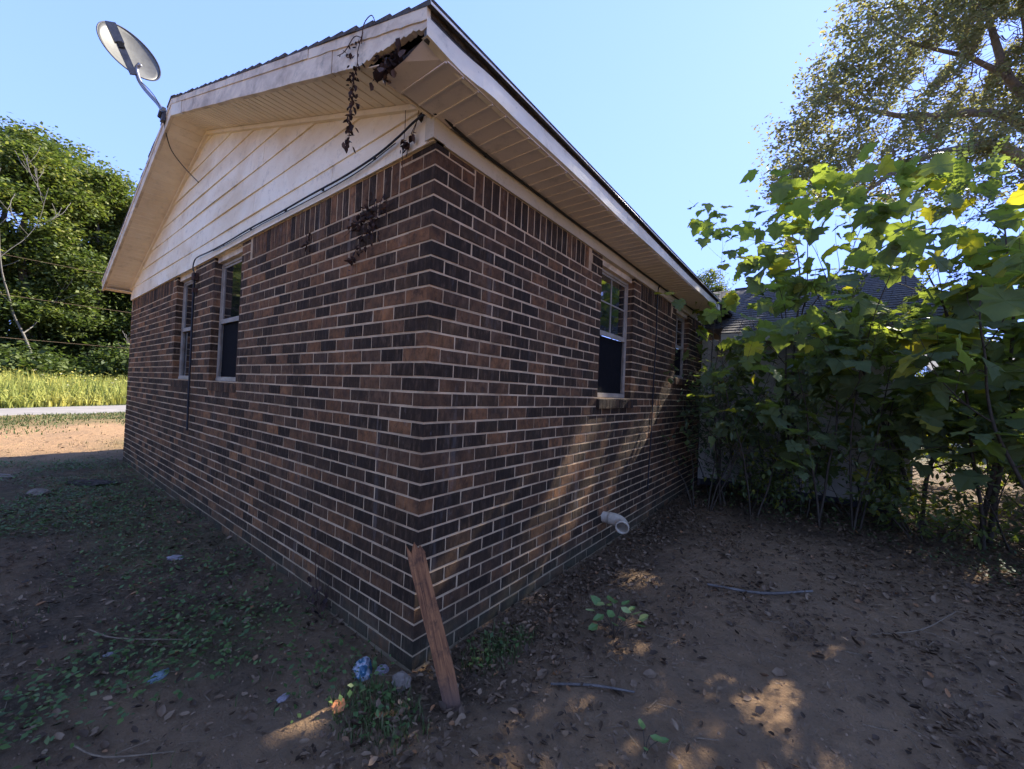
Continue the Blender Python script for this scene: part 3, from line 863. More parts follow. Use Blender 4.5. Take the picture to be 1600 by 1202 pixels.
for i in range(NR):
    for k in range(NS):
        k2 = (k+1) % NS
        Fc.append((i*NS+k, (i+1)*NS+k, (i+1)*NS+k2, i*NS+k2)); Fc.append((o0+i*NS+k, o0+i*NS+k2, o0+(i+1)*NS+k2, o0+(i+1)*NS+k))
for k in range(NS): k2 = (k+1) % NS; Fc.append((NR*NS+k, o0+NR*NS+k, o0+NR*NS+k2, NR*NS+k2))
V = [rel(dish, p) for p in V]
link('reflector', mesh('reflector', V, Fc, M_dish, .4, True), dish)
b = MB(); n_ = 48
rim = [rel(dish, DC + maj*.277*math.cos(2*PI*k/n_) + mnr*.252*math.sin(2*PI*k/n_)) for k in range(n_+1)]
b.tube(rim, .007, 5, 1, cap=False); b.obj('rim', M_dishdark, dish)
low = np.array([-4.335, -.585, 4.70]); top = np.array([-4.365, -.78, 5.14])
def bar(b, p, q, w0, w1, th, wdir, r=.5):
    p, q = np.array(p), np.array(q); t = q-p; t /= np.linalg.norm(t); w = np.array(wdir, float); w -= t*(w@t); w /= np.linalg.norm(w); h = np.cross(t, w)
    v = [p - w*w0 - h*th, p + w*w0 - h*th, p + w*w0 + h*th, p - w*w0 + h*th, q - w*w1 - h*th, q + w*w1 - h*th, q + w*w1 + h*th, q - w*w1 + h*th]
    return b.add(v, [(0,3,2,1),(4,5,6,7),(0,1,5,4),(1,2,6,5),(2,3,7,6),(3,0,4,7)], r)
b = MB(); midp = low + (top-low)*.58
bar(b, rel(dish, low), rel(dish, midp), .030, .032, .012, rgt); b.obj('feed_arm', M_dishdark, dish)
b = MB(); bar(b, rel(dish, midp + (top-low)*.03), rel(dish, top), .040, .042, .018, rgt); b.obj('feed_horn', M_dishdark, dish)
b = MB(); bar(b, rel(dish, low + (top-low)*.5), rel(dish, low + (top-low)*.62), .022, .022, .03, rgt); b.obj('bracket', M_dark, dish)
b = MB(); b.tube([rel(dish, p) for p in ([-4.10,-.37,4.33], [-4.20,-.40,4.44], [-4.30,-.45,4.545], [-4.36,-.50,4.63], [-4.37,-.54,4.70], [-4.385,-.56,4.80], low + [-.02, .05, .16])], .021, 10, 6)
b.obj('mast', M_dishmast, dish, True)
b = MB(); b.box(rel(dish, (-4.14,-.385,4.22)), rel(dish, (-4.06,-.353,4.36))).tube([rel(dish, (-4.14,-.39,4.27)), rel(dish, (-4.06,-.39,4.31))], .02, 8, 1); b.obj('mount', M_dishdark, dish)
b = MB(); b.tube([rel(dish, p) for p in ([-4.36,-.53,4.68], [-4.29,-.47,4.60], [-4.2,-.42,4.49], [-4.11,-.385,4.35])], .004, 5, 4); b.obj('cable', M_wire, dish)

def cable(name, pts, rad, label, mat=None, cat='cable', clips=None):
    o = MB().tube(pts, rad, 6, 6).obj(name, mat or M_wire, None, True)
    tag(o, label, cat)
    for c_ in (clips or []):
        MB().box([c_[i] - (.007, .006, .009)[i] for i in range(3)], [c_[i] + (.007, .006, .009)[i] for i in range(3)]).obj('clip', M_wire, o)
    return o
cable('dish_cable', [(-4.10,-.36,4.26), (-4.13,-.33,4.12), (-4.22,-.26,4.00), (-4.22,-.16,3.88), (-4.12,-.09,3.76), (-4.0,-.05,3.66)], .005, 'thin black cable drooping from the dish mount to the gable siding')
cable('gable_cable', [(.03,-.045,2.845), (-.03,-.05,2.862), (-.12,-.05,2.858), (-.28,-.045,2.826), (-.5,-.042,2.796), (-.85,-.04,2.782), (-1.3,-.04,2.785), (-1.8,-.04,2.782), (-2.4,-.04,2.79), (-3.0,-.04,2.782), (-3.5,-.04,2.786), (-3.88,-.04,2.80), (-4.0,-.045,2.78), (-4.04,-.05,2.70), (-4.0,-.04,2.62)],
      .0065, 'black cable stapled along the lowest gable siding board', clips=[(-.5,-.04,2.79), (-1.12,-.035,2.778), (-1.7,-.035,2.775), (-2.4,-.035,2.785), (-3.1,-.035,2.778)])
cable('thin_cable', [(-.3,-.038,2.81), (-.7,-.036,2.765), (-1.3,-.036,2.757), (-2.1,-.036,2.772), (-2.9,-.036,2.768), (-3.4,-.036,2.775)], .003, 'thin second wire just under the black cable on the siding')
cable('eave_cable', [(.03,-.045,2.845), (.045,.0,2.85), (.04,.1,2.835), (.032,.35,2.826), (.03,.8,2.828), (.03,1.4,2.822), (.03,2.1,2.826), (.032,2.8,2.818), (.03,3.4,2.822), (.03,4.3,2.82), (.03,5.5,2.825)], .0085,
      'black cable running along the frieze board under the right-hand eave', clips=[(.03,.35,2.826), (.03,1.0,2.826), (.03,1.9,2.824), (.03,2.8,2.818)])
cable('downlead_cable', [(.028,3.56,2.82), (.012,3.55,2.70), (.010,3.56,2.2), (.010,3.52,1.5), (.012,3.50,1.0), (.010,3.47,.62), (.02,3.42,.35)], .007, 'black cable hanging straight down the right-hand brick wall past the window')
cable('window_cable', [(-4.0,-.04,2.62), (-4.03,-.035,2.5), (-4.04,-.03,2.1), (-4.02,-.03,1.7), (-4.01,-.032,1.3), (-4.0,-.03,1.0), (-3.97,-.035,.86)], .010, 'thick black cable hanging down the brick between the two gable windows')
cj = MB(); cj.box((-4.08,-.05,2.56), (-4.0,-.003,2.64)).box((-4.06,-.045,2.42), (-4.02,-.003,2.47)); tag(cj.obj('cable_clamp', M_vine), 'small rusty cable clamp at the top of the brick between the windows', 'clamp')

# leaning board
bt_, tp_ = np.array([.355, -.035, -.03]), np.array([.070, -.060, .635])
t = tp_ - bt_; t /= np.linalg.norm(t); wd = np.cross(t, CAMP - (bt_+tp_)/2); wd /= np.linalg.norm(wd); hd = np.cross(wd, t)
rg = random.Random(2); N_ = 16; v = []; f = []
for i in range(N_+1):
    q = i/N_; c_ = bt_ + (tp_-bt_)*q + wd*.004*math.sin(q*5) + hd*.006*math.sin(q*3)
    w0 = .040*(1 - .28*max(0, (.12-q)/.12)) + rg.uniform(-.0015, .0015)
    for a, h in ((-1,-1), (1,-1), (1,1), (-1,1)): v.append(c_ + wd*a*w0 + hd*h*.010)
for i in range(N_):
    for k in range(4): f.append((i*4+k, i*4+(k+1) % 4, i*4+4+(k+1) % 4, i*4+4+k))
f += [(3,2,1,0)]
n0 = N_*4
spl = [(-1.0,.050),(-.6,.012),(-.25,.040),(0,.055),(.3,.022),(.62,.030),(1,-.005)]
base_i = len(v)
for a, h in spl:
    v += [tp_ + wd*a*.040 + t*h - hd*.010, tp_ + wd*a*.040 + t*(h-.006) + hd*.010]
for j in range(len(spl)-1):
    i0 = base_i + 2*j; f.append((i0, i0+2, i0+3, i0+1))
f.append((n0, n0+1) + tuple(base_i + 2*j for j in range(len(spl)-1, -1, -1)))
f.append((n0+3, n0+2)[::1] + tuple(base_i + 2*j + 1 for j in range(len(spl)-1, -1, -1)))
f.append((n0, base_i, base_i+1, n0+3)); f.append((n0+1, n0+2, base_i+2*len(spl)-1, base_i+2*len(spl)-2))
tag(link('wooden_board', mesh('wooden_board', v, f, M_stake, .5)), 'reddish brown board with a splintered top leaning on the brick corner', 'board')

# drain pipe stub and elbow
pp = empty('drain_pipe', (.0, 2.24, .29), 'white plastic drain pipe elbow sticking out near the foot of the wall', 'pipe')
def hollow(pts, r0, r1, sides=20, sub=5):
    va, fa = tube_geo(pts, r0, sides, sub, False); vb, fb2 = tube_geo(pts, r1, sides, sub, False)
    n = len(va); L = n - sides
    f = fa + [tuple(i + n for i in q[::-1]) for q in fb2]
    for k in range(sides): k2 = (k+1) % sides; f.append((L+k, L+k2, n+L+k2, n+L+k)); f.append((k2, k, n+k, n+k2))
    return va + vb, f
v, f = hollow([(-.06, 0, 0), (.03, 0, 0), (.10, .0, 0)], .050, .043, 20, 2)
link('stub', mesh('stub', v, f, M_pvc, None, True), pp)
v, f = hollow([(.065, 0, 0), (.125, .0, -.002), (.165, -.006, -.008), (.197, -.028, -.016), (.217, -.060, -.024), (.226, -.088, -.030)], .057, .049, 20, 5)
link('elbow', mesh('elbow', v, f, M_pvc, None, True), pp)
v, f = hollow([(.2195, -.066, -.0255), (.2275, -.092, -.031)], .062, .050, 20, 1)
link('collar', mesh('collar', v, f, M_pvc, None, True), pp)

# dried vines
def vine(name, stems, leaves, label, seed, lsz=.035, par=None):
    rg = np.random.default_rng(seed)
    b = MB()
    for s_ in stems: b.tube(s_, .0022, 4, 4)
    o = b.obj(name, M_vine); tag(o, label, 'vine')
    pos = []; 
    for (c_, sp, n) in leaves:
        pos += list(np.array(c_) + rg.normal(0, 1, (n, 3))*np.array(sp))
    if pos:
        n = len(pos); Mx = rotz(rg.random(n)*2*PI) @ rotx(-1.2 + rg.normal(0, .6, n))
        lf = scatter('dry_leaves', CURL_V, LEAF_F, pos, Mx, lsz*(.6 + .8*rg.random(n)), M_dry, rg.random(n), o); lf['kind'] = 'stuff'
    return o
hx = [(-.14,-.355,3.12), (-.16,-.365,3.03), (-.15,-.37,2.96), (-.18,-.37,2.88), (-.175,-.37,2.80), (-.185,-.375,2.72), (-.19,-.37,2.64), (-.205,-.37,2.56)]
vine('hanging_vine', [hx, [(-.36,-.36,3.11), (-.28,-.365,3.09), (-.2,-.365,3.12), (-.14,-.36,3.09)], [(-.14,-.36,3.06), (-.10,-.375,3.12), (-.04,-.375,3.13), (-.01,-.37,3.08)]],
     [((-.165,-.365,2.97), (.012,.010,.03), 9), ((-.18,-.37,2.89), (.012,.010,.04), 24), ((-.18,-.37,2.80), (.012,.01,.03), 20), ((-.19,-.372,2.68), (.011,.010,.035), 20), ((-.20,-.37,2.60), (.012,.010,.02), 12), ((-.25,-.36,3.09), (.05,.008,.015), 12)],
     'dead vine with shrivelled leaves hanging from the broken rake corner', 3, .026)
vine('hole_vine', [[(-.15,-.34,3.0), (-.06,-.335,2.96), (.02,-.33,2.95), (.08,-.32,2.93)]],
     [((.06,-.33,2.90), (.05,.018,.022), 34), ((-.03,-.335,2.93), (.03,.012,.03), 14), ((.04,-.33,2.86), (.03,.012,.014), 10)], 'clump of dead leaves stuffed in the rotten corner hole', 4, .045)
vine('wall_vine', [[(-.36,-.012,2.70), (-.42,-.012,2.58), (-.50,-.012,2.48), (-.60,-.014,2.40), (-.74,-.012,2.24)], [(-.55,-.012,2.50), (-.72,-.014,2.44), (-.85,-.012,2.40)], [(-.34,-.012,2.50), (-.48,-.014,2.47)]],
     [((-.58,-.022,2.50), (.05,.008,.05), 34), ((-.52,-.024,2.42), (.035,.01,.07), 40), ((-.72,-.02,2.45), (.06,.008,.025), 20), ((-.60,-.02,2.33), (.04,.008,.05), 18), ((-.72,-.02,2.24), (.025,.008,.03), 14), ((-.40,-.02,2.50), (.02,.006,.04), 8)],
     'dead creeper clinging to the upper brick of the gable wall', 5, .031)
vine('small_wall_vine', [[(-1.36,-.012,2.62), (-1.38,-.012,2.50), (-1.33,-.012,2.44)]], [((-1.36,-.02,2.48), (.03,.006,.03), 8)], 'small dead leaf cluster on brick left of the dead creeper', 6, .045)
vine('corner_vine', [[(-.10,-.04,2.93), (-.12,-.04,2.85), (-.17,-.038,2.77), (-.20,-.036,2.70)], [(-.22,-.04,3.0), (-.22,-.038,2.85), (-.235,-.036,2.72), (-.24,-.02,2.62)], [(-.02,-.04,2.92), (-.10,-.042,2.87), (-.16,-.04,2.81)]],
     [((-.19,-.045,2.775), (.022,.006,.018), 16), ((-.14,-.045,2.80), (.01,.004,.018), 6), ((-.07,-.04,2.92), (.02,.004,.01), 4), ((-.01,-.045,2.90), (.012,.004,.012), 5)], 'shrivelled vine and leaves at the top brick corner under the eave', 7, .036)
vine('base_vine', [[(-.95,-.02,.40), (-.92,-.035,.30), (-.90,-.04,.2), (-.86,-.05,.1), (-.82,-.07,0)], [(-1.0,-.02,.33), (-.92,-.05,.2), (-.85,-.06,.05)], [(-.78,-.02,.25), (-.80,-.05,.1), (-.78,-.06,0)]],
     [((-.85,-.07,.10), (.05,.02,.06), 30)], 'dark weedy stems climbing the foot of the gable wall', 8, .04)

# ------------------------------------------------------------------ branching plants
# leaves cut away along sun rays, to put sun patches on wall and dirt (a point on the ray, radius)
GAPS = [((0,1.80,1.10),.16), ((0,1.66,.9),.20), ((0,1.52,.62),.20), ((0,1.36,.32),.22), ((0,3.9,1.32),.20), ((0,2.75,.95),.10), ((0,2.45,.6),.10), ((0,2.1,1.42),.12), ((0,3.1,1.1),.09),
        ((1.42,1.76,0),.12), ((1.72,1.70,0),.13), ((1.44,.98,0),.17), ((1.52,.80,0),.13), ((1.56,.66,0),.17), ((1.62,.42,0),.10), ((2.9,4.0,0),.25), ((1.02,.62,0),.10), ((1.42,2.8,0),.10), ((3.4,3.2,0),.15), ((.5,1.9,0),.12)]
SUNV = np.array(SUN)
LEAF_GAPS = [((1.65,4.9,4.3),.40), ((1.2,4.9,3.6),.30), ((2.4,2.9,3.0),.35), ((2.75,3.2,2.9),.40), ((2.3,4.2,2.9),.35), ((3.0,3.7,3.4),.40), ((2.6,4.9,3.6),.40), ((1.9,4.6,3.1),.30), ((2.1,3.8,1.9),.25), ((1.5,4.3,2.2),.22), ((.25,4.1,1.5),.15), ((3.0,4.0,2.2),.3)]  # crown leaves cut away along these rays so the saplings catch sun
def clear(P, gaps=None):
    P = np.atleast_2d(P); ok = np.ones(len(P), bool)
    for q, r in (gaps or GAPS):
        d = P - np.array(q); t = d @ SUNV; ok &= ~((np.linalg.norm(d - t[:, None]*SUNV, axis=1) < r) & (t > .05))
    return ok
def unit(v): v = np.asarray(v, float); return v/max(np.linalg.norm(v), 1e-9)
class Plant:
    def __init__(s, seed): s.rg = np.random.default_rng(seed); s.lines = []; s.tips = []
    def branch(s, p, d, L, r, lev, kids=3, wob=.25, up=.1, spread=.9, ratio=.62, seg=5):
        p = np.array(p, float); d = unit(d); pts = [p.copy()]; rs_ = [r]; st = L/seg
        for i in range(seg):
            d = unit(d + s.rg.normal(0, wob, 3)*.5 + np.array([0, 0, up])*.5); p = p + d*st; pts.append(p.copy()); rs_.append(r*(1 - .72*(i+1)/seg))
        s.lines.append((pts, rs_, lev))
        if lev <= 0:
            s.tips += [(q, d) for q in pts[1:]]
            return
        for k in range(kids):
            t = .3 + .7*(k + s.rg.random())/kids; i = min(int(t*seg), seg-1); q = pts[i] + (pts[i+1]-pts[i])*(t*seg - i)
            a = s.rg.normal(0, 1, 3); a = unit(a - d*(a@d))
            nd = unit(d*(1-.35*spread) + a*spread)
            s.branch(q, nd, L*ratio*s.rg.uniform(.75, 1.15), max(r*(1-.72*t)*.62, .0015), lev-1, kids, wob, up, spread, ratio, max(3, seg-1))
        s.tips.append((pts[-1], d))
    def wood(s, name, mat, parent, minr=0, sides=6):
        b = MB()
        for pts, rs_, lev in s.lines:
            if rs_[0] >= minr: b.tube(pts, rs_, sides if rs_[0] > .02 else 4, 2 if len(pts) < 8 else 3, cap=False)
        return b.obj(name, mat, parent, True)

def leaf_mats(n, rg, droop=.5, spread=.6):
    """leaves held outwards and drooping"""
    return rotz(rg.random(n)*2*PI) @ rotx(-droop + rg.normal(0, spread, n))

# sycamore saplings with big single leaves
LOB = []
for i in range(9):
    v, f = lobed(i)
    for r in (.05, .3, .5, .62, .95): LOB.append(mesh('leaf', v, f, M_syc, r))
def sapling(loc, h, lean, label, seed, nmax=250, lsz=.23, zmin=.5, stems=1, r0=.022, spread=.95, yellow=.1, kids=5, ratio=.42, tips_keep=1.0):
    x, y = loc
    t = empty('sapling', (x, y, gz(x, y)), label, 'sapling', None)
    P = Plant(seed)
    for k in range(stems):
        a = P.rg.random()*2*PI; off = np.array([math.cos(a), math.sin(a), 0])*.07*(k > 0)
        P.branch(off - np.array([0,0,.05]), np.array([lean[0] + P.rg.normal(0,.1), lean[1] + P.rg.normal(0,.1), 1.0]), h*(1 if k == 0 else P.rg.uniform(.6,.9)), r0, 2, kids, .16, .12, spread, ratio, 8)
    P.wood('stem', M_twig, t)
    tips = [q for q in P.tips if q[0][2] > zmin]
    P.rg.shuffle(tips); tips = tips[:nmax]
    rg = P.rg; n = 0
    for q, d in tips:
        a = rg.random()*2*PI; dr = -.5 + rg.normal(0, .6)
        sc = lsz*(.35 + .85*rg.random()**.8); st_ = sc*.45
        out_ = np.array([-math.sin(a), math.cos(a), .25])*st_*.8
        hi = min(1, max(0, q[2]/h))
        if not clear(np.array(q + out_) + [x, y, 0])[0]: continue
        kk = rg.integers(0, 9)*5 + (4 if rg.random() < yellow*hi else rg.integers(0, 4))  # more yellow leaves higher up: sun shining through them, put into the colour
        o = link('leaf', LOB[kk], t, tuple(q + out_)); o.rotation_euler = (dr, rg.normal(0, .3), a); o.scale = (sc, sc, sc)
        n += 1
    b = MB()
    return t
sapling((1.25, 5.15), 4.3, (-.03, -.06), 'tallest broad-leaved sapling in front of the pale sided wall', 11, 280, .23, .1, 2, .026, .9, .14)
sapling((1.62, 4.75), 3.2, (-.02, -.05), 'broad-leaved sapling just right of the tallest one, with thin dark stems', 12, 150, .22, .2, 2, .015, .9, .08)
sapling((.62, 4.9), 3.1, (-.02, -.12), 'broad-leaved sapling crowding the right-hand brick wall', 13, 190, .18, .3, 2, .016, .85, .06)
sapling((2.62, 5.3), 3.5, (-.02, -.05), 'broad-leaved sapling at the right corner of the sided wing', 14, 200, .24, .2, 2, .026, .95, .14)
sapling((3.35, 4.25), 3.6, (-.10, -.12), 'nearest broad-leaved sapling reaching in from the right with yellow-green leaves', 15, 210, .27, .7, 2, .02, 1.0, .22)
sapling((3.7, 5.9), 3.0, (0, -.05), 'broad-leaved sapling behind the nearest one at the far right', 16, 160, .23, .2, 2, .016, .95, .1)

sapling((.95, 4.55), 2.4, (.02, -.05), 'short broad-leaved sapling between the brick wall and the tallest sapling', 17, 90, .18, .2, 2, .012, .9, .08)
sapling((1.05, 5.25), 1.7, (.05, -.1), 'knee-high broad-leaved sprout at the left foot of the wing wall', 21, 60, .17, .05, 3, .009, .95, .05)
sapling((3.15, 5.6), 2.0, (.0, -.1), 'low broad-leaved sprout just right of the wing corner', 24, 130, .21, .05, 3, .010, .95, .08)
sapling((3.9, 4.9), 2.3, (.0, -.1), 'low broad-leaved sprout at the right edge in the shade', 25, 150, .22, .05, 3, .010, .95, .08)
sapling((3.1, 5.3), 4.0, (.02, -.05), 'tall broad-leaved sapling at the upper right behind the nearest one', 19, 230, .25, 1.0, 2, .026, .95, .2)
sapling((1.95, 4.9), 3.0, (.0, -.08), 'middle-height broad-leaved sapling before the pale wing wall', 33, 250, .21, .15, 3, .013, .95, .12)
sapling((2.3, 5.25), 1.9, (.0, -.1), 'low broad-leaved sprout before the right half of the wing wall', 34, 120, .18, .05, 3, .009, .95, .05)
sapling((1.5, 5.0), 1.5, (.05, -.1), 'low broad-leaved sprout between the sapling stems', 35, 100, .17, .05, 3, .009, .95, .05)
# sapling with paired small leaflets
def pinnate(loc, h, label, seed, cnt=70, size=.28):
    x, y = loc
    t = empty('locust_sapling', (x, y, gz(x, y)), label, 'sapling')
    P = Plant(seed); P.branch((0,0,-.05), (-.05,-.1,1), h, .018, 2, 6, .15, .1, .9, .33, 8); P.wood('stem', M_twig, t)
    tips = [q for q in P.tips if q[0][2] > h*.5]; P.rg.shuffle(tips)
    pos = []; Ms = []; sc = []
    b = MB()
    for q, d in tips[:cnt]:
        dr = unit(d*.6 + P.rg.normal(0, .5, 3) + np.array([0,0,-.1])); pts = [q + dr*size*u + np.array([0,0,-.1*u*u*size]) for u in np.linspace(0, 1, 5)]
        b.tube(pts, .0015, 3, 1, cap=False)
        sd = unit(np.cross(dr, [0,0,1]) + P.rg.normal(0,.2,3))
        for u in np.linspace(.15, 1, 7):
            for sg in (-1, 1):
                c_ = q + dr*size*u; ly = unit(sd*sg + dr*.5 + P.rg.normal(0,.15,3)); lz = unit(np.cross(dr, sd) + P.rg.normal(0,.2,3)); lx = unit(np.cross(ly, lz)); lz = np.cross(lx, ly)
                pos.append(c_); Ms.append(np.stack([lx, ly, lz], 1)); sc.append(.055*P.rg.uniform(.8, 1.2))
    b.obj('leaf_stalks', M_twig, t)['kind'] = 'stuff'
    o = scatter('leaflets', DIA_V, DIA_F, pos, np.array(Ms), np.array(sc), M_small, P.rg.random(len(pos)), t); o['kind'] = 'stuff'
pinnate((3.0, 5.0), 4.1, 'slender sapling with small paired leaflets dark against the sky', 31, 90)

# leafy undergrowth shrubs
def shrub(loc, h, n, label, seed, lsz=.06, rad=.5, mat=None, group=None, kids=5, shape=None, spread=1.0, cat='shrub'):
    x, y = loc
    t = empty('shrub', (x, y, gz(x, y)), label, cat, group)
    P = Plant(seed)
    for k in range(5):
        a = P.rg.random()*2*PI; P.branch((math.cos(a)*.1, math.sin(a)*.1, -.05), (math.cos(a)*rad*.6, math.sin(a)*rad*.6, 1), h*P.rg.uniform(.6, 1), .009, 2, kids, .3, .05, spread, .45, 6)
    P.wood('stems', M_twig, t, 0, 4)
    tp = np.array([q[0] for q in P.tips]); rg = P.rg
    i = rg.integers(0, len(tp), n); pos = tp[i] + rg.normal(0, .05 + lsz*.5, (n, 3)); pos = pos[(pos[:,2] > .02) & clear(pos + [x, y, 0])]
    n = len(pos)
    o = scatter('foliage', *(shape or (LEAF_V, LEAF_F)), pos, leaf_mats(n, rg), lsz*(.5 + rg.random(n)), mat or M_small, rg.random(n), t); o['kind'] = 'stuff'
    return t
shrub((.42, 4.35), 2.7, 1100, 'leafy vine-covered shrub against the far end of the brick wall', 41, .075, .30)
shrub((.40, 5.35), 2.3, 900, 'dark undergrowth filling the corner of brick wall and wing', 42, .075, .5)
shrub((1.05, 5.45), 1.7, 600, 'low dark shrub at the left foot of the sided wing wall', 43, .07, .6)
shrub((2.0, 5.5), 1.5, 350, 'sparse twiggy shrub before the middle of the wing wall', 44, .06, .6)
shrub((3.3, 5.1), 1.6, 900, 'dark shrub right of the wing corner', 45, .08, .7)
shrub((4.4, 5.6), 1.9, 1300, 'shaded shrub at the right edge behind the saplings', 46, .09, .9)
shrub((4.9, 8.4), 2.6, 4200, 'sunlit yellow-green bush behind the saplings at the right edge', 47, .12, 1.2, M_syc)
shrub((7.4, 9.6), 3.0, 4600, 'larger sunlit bush farther right beyond the wing', 48, .13, 1.4, M_syc)
shrub((4.6, 6.9), 2.4, 2600, 'half-sunlit shrub between the wing corner and the bright bushes', 54, .09, 1.0, M_syc)
shrub((6.0, 8.0), 2.6, 3000, 'half-sunlit shrub farther right of the wing corner', 55, .10, 1.2, M_syc)
shrub((3.9, 10.6), 2.4, 3600, 'sunlit bush beside the far side of the wing', 49, .12, 1.1, M_syc)

shrub((.95, 5.0), .8, 900, 'low leafy clump hiding the foot of the wing wall at its left end', 56, .07, .6, M_syc)
shrub((2.55, 5.0), .8, 900, 'low leafy clump at the wing corner', 58, .08, .6, M_syc)
# small green seedling in the dirt, and a few more
def seedling(loc, n, label, seed, h=.2, lsz=.075, name='seedling'):
    x, y = loc
    t = empty(name, (x, y, gz(x, y)), label, 'seedling')
    rg = np.random.default_rng(seed); b = MB(); me = []
    for k in range(4):
        me.append(mesh('leaf', np.array(LEAF_V)*np.array([1.05,1,1]), LEAF_F, M_sprout, rg.random()))
    for k in range(n):
        a = k*2.4 + rg.normal(0, .2); rr = (.25 + .75*(k/n))*h*.75; z_ = h*(1 - .45*k/n)
        p = np.array([math.cos(a)*rr, math.sin(a)*rr, z_]); b.tube([(0,0,-.01), (p[0]*.4, p[1]*.4, z_*.6), tuple(p)], .0016, 4, 3)
        o = link('leaf', me[k % 4], t, tuple(p)); s_ = lsz*rg.uniform(.7, 1.15); o.scale = (s_,)*3
        o.rotation_euler = (rg.normal(-.05, .25), rg.normal(0, .25), a - PI/2)
    b.obj('stem', M_twig, t)
seedling((.66, .99), 17, 'pale green seedling with oval leaves standing in the dirt right of the corner', 51, .2, .085)
seedling((1.085, .31), 4, 'tiny green sprout near the bottom edge of the bare dirt', 52, .09, .05)
seedling((1.36, -.02), 3, 'single small sprout at the bottom edge right of the tiny sprout', 53, .04, .045)

# ------------------------------------------------------------------ litter and loose things on the ground
def lit(x, y, dz=0): return (x, y, gz(x, y) + dz)
def crumple(name, loc, size, mat, label, cat, seed, flat=.5, sub=3):
    import bmesh
    bm = bmesh.new(); bmesh.ops.create_icosphere(bm, subdivisions=sub, radius=1)
    rg = random.Random(seed); ph = [(rg.uniform(2, 6), rg.uniform(0, 6), Vector((rg.gauss(0,1), rg.gauss(0,1), rg.gauss(0,1))).normalized()) for _ in range(9)]
    for v in bm.verts:
        d = 1 + sum(.16*abs(math.sin(k*v.co.dot(n_) + p)) for k, p, n_ in ph) - .6
        v.co = v.co*d; v.co.z *= flat; v.co = Vector((v.co.x*size[0], v.co.y*size[1], v.co.z*size[2]))
    me = bpy.data.meshes.new(name); bm.to_mesh(me); bm.free(); me.materials.append(mat)
    a = me.attributes.new('rnd', 'FLOAT', 'POINT')
    o = link(name, me, None, lit(loc[0], loc[1], size[2]*.3)); o.rotation_euler = (0, 0, rg.uniform(0, 6)); tag(o, label, cat); return o
g = G('printed_plastic'); n1 = g.noise(22, 4, .6)
g.bsdf(g.ramp(n1, [(.36,(.03,.08,.12)),(.46,(.05,.15,.19)),(.5,(.34,.33,.32)),(.60,(.20,.20,.22)),(.66,(.10,.08,.12))], 'CONSTANT'), .35, 0, .5); M_bag = g.M
M_blue = mat_plain('faded_blue_plastic', (.10,.14,.14), (.20,.23,.22), 40, .5)
M_paper = mat_plain('pale_paper', (.30,.25,.24), (.2,.16,.15), 30, .7)
crumple('crumpled_wrapper', (-.17, -.17), (.055, .034, .04), M_bag, 'crumpled blue and white plastic wrapper at the foot of the brick corner', 'wrapper', 1, 1.0)
crumple('crumpled_wrapper', (-.11, -.10), (.025, .02, .02), M_paper, 'crumpled pale wrapper lying behind the blue and white one', 'wrapper', 2, 1.0)
crumple('plastic_scrap', (-.86, -.82), (.032, .022, .022), M_blue, 'faded blue crushed plastic scrap in the ground cover', 'litter', 3)
crumple('paper_scrap', (-1.28, -.93), (.024, .014, .010), M_paper, 'small pale scrap in the leaves, farthest left of the scraps', 'litter', 4)
crumple('paper_scrap', (-.28, -.50), (.02, .014, .012), M_paper, 'greyish scrap between the blue scrap and the wrapper', 'litter', 5)
crumple('paper_scrap', (-2.45, -.42), (.05, .03, .02), M_paper, 'pale stone-like scrap in the shade halfway along the gable wall', 'litter', 6)
crumple('corner_stone', (.045, -.10), (.038, .03, .04), M_stone, 'grey stone at the foot of the brick corner beside the board', 'stone', 7, .9)
crumple('field_stone', (-6.9, -1.35), (.16, .10, .06), M_stone, 'flat pale stone near the shadow edge at the left', 'stone', 8)
crumple('field_stone', (-5.7, -1.0), (.10, .07, .05), M_stone, 'smaller stone between the flat pale stone and the wall', 'stone', 9)
crumple('dark_clod', (-6.0, -.55), (.20, .10, .05), M_rot, 'dark clod in the shade near the far end of the gable wall', 'clod', 10)

def stick(name, pts, r, label, mat=None, side=None):
    P = [lit(x, y, dz) for x, y, dz in pts]
    b = MB().tube(P, [r, r*1.1, r*.8] if len(P) == 3 else r, 5, 4)
    if side: b.tube([lit(*q) for q in side], r*.5, 4, 3)
    tag(b.obj(name, mat or M_twig), label, 'stick')
M_grey = mat_plain('pale_twig', (.24,.165,.09), (.12,.08,.045), 40, .8)
stick('stick', [(.60,.37,.012), (.76,.50,.018), (.93,.61,.012)], .006, 'dark stick lying on the dirt right of the leaning board', M_bark)
stick('stick', [(-1.62,-.98,.02), (-1.35,-.90,.03), (-1.08,-.66,.02)], .0035, 'long pale twig on the ground cover left of the blue scrap', M_grey)
stick('stick', [(-.62,-1.12,.02), (-.45,-1.05,.025), (-.30,-.88,.015)], .003, 'pale twig at the bottom left near the faded scrap', M_grey, [(-.45,-1.05,.02), (-.42,-.93,.03)])
stick('stick', [(1.9,2.05,.02), (2.15,2.3,.05), (2.38,2.72,.07)], .0035, 'forked pale twig on the leaf litter at the right', M_grey, [(2.15,2.3,.05), (2.3,2.3,.03)])
stick('stick', [(.95,2.1,.02), (1.3,2.2,.03), (1.6,2.5,.02)], .010, 'dark stick in the litter beyond the seedling', M_bark)
stick('stick', [(2.9,2.7,.05), (3.0,3.0,.25), (3.1,3.3,.4)], .004, 'upright pale twig at the right edge', M_grey)

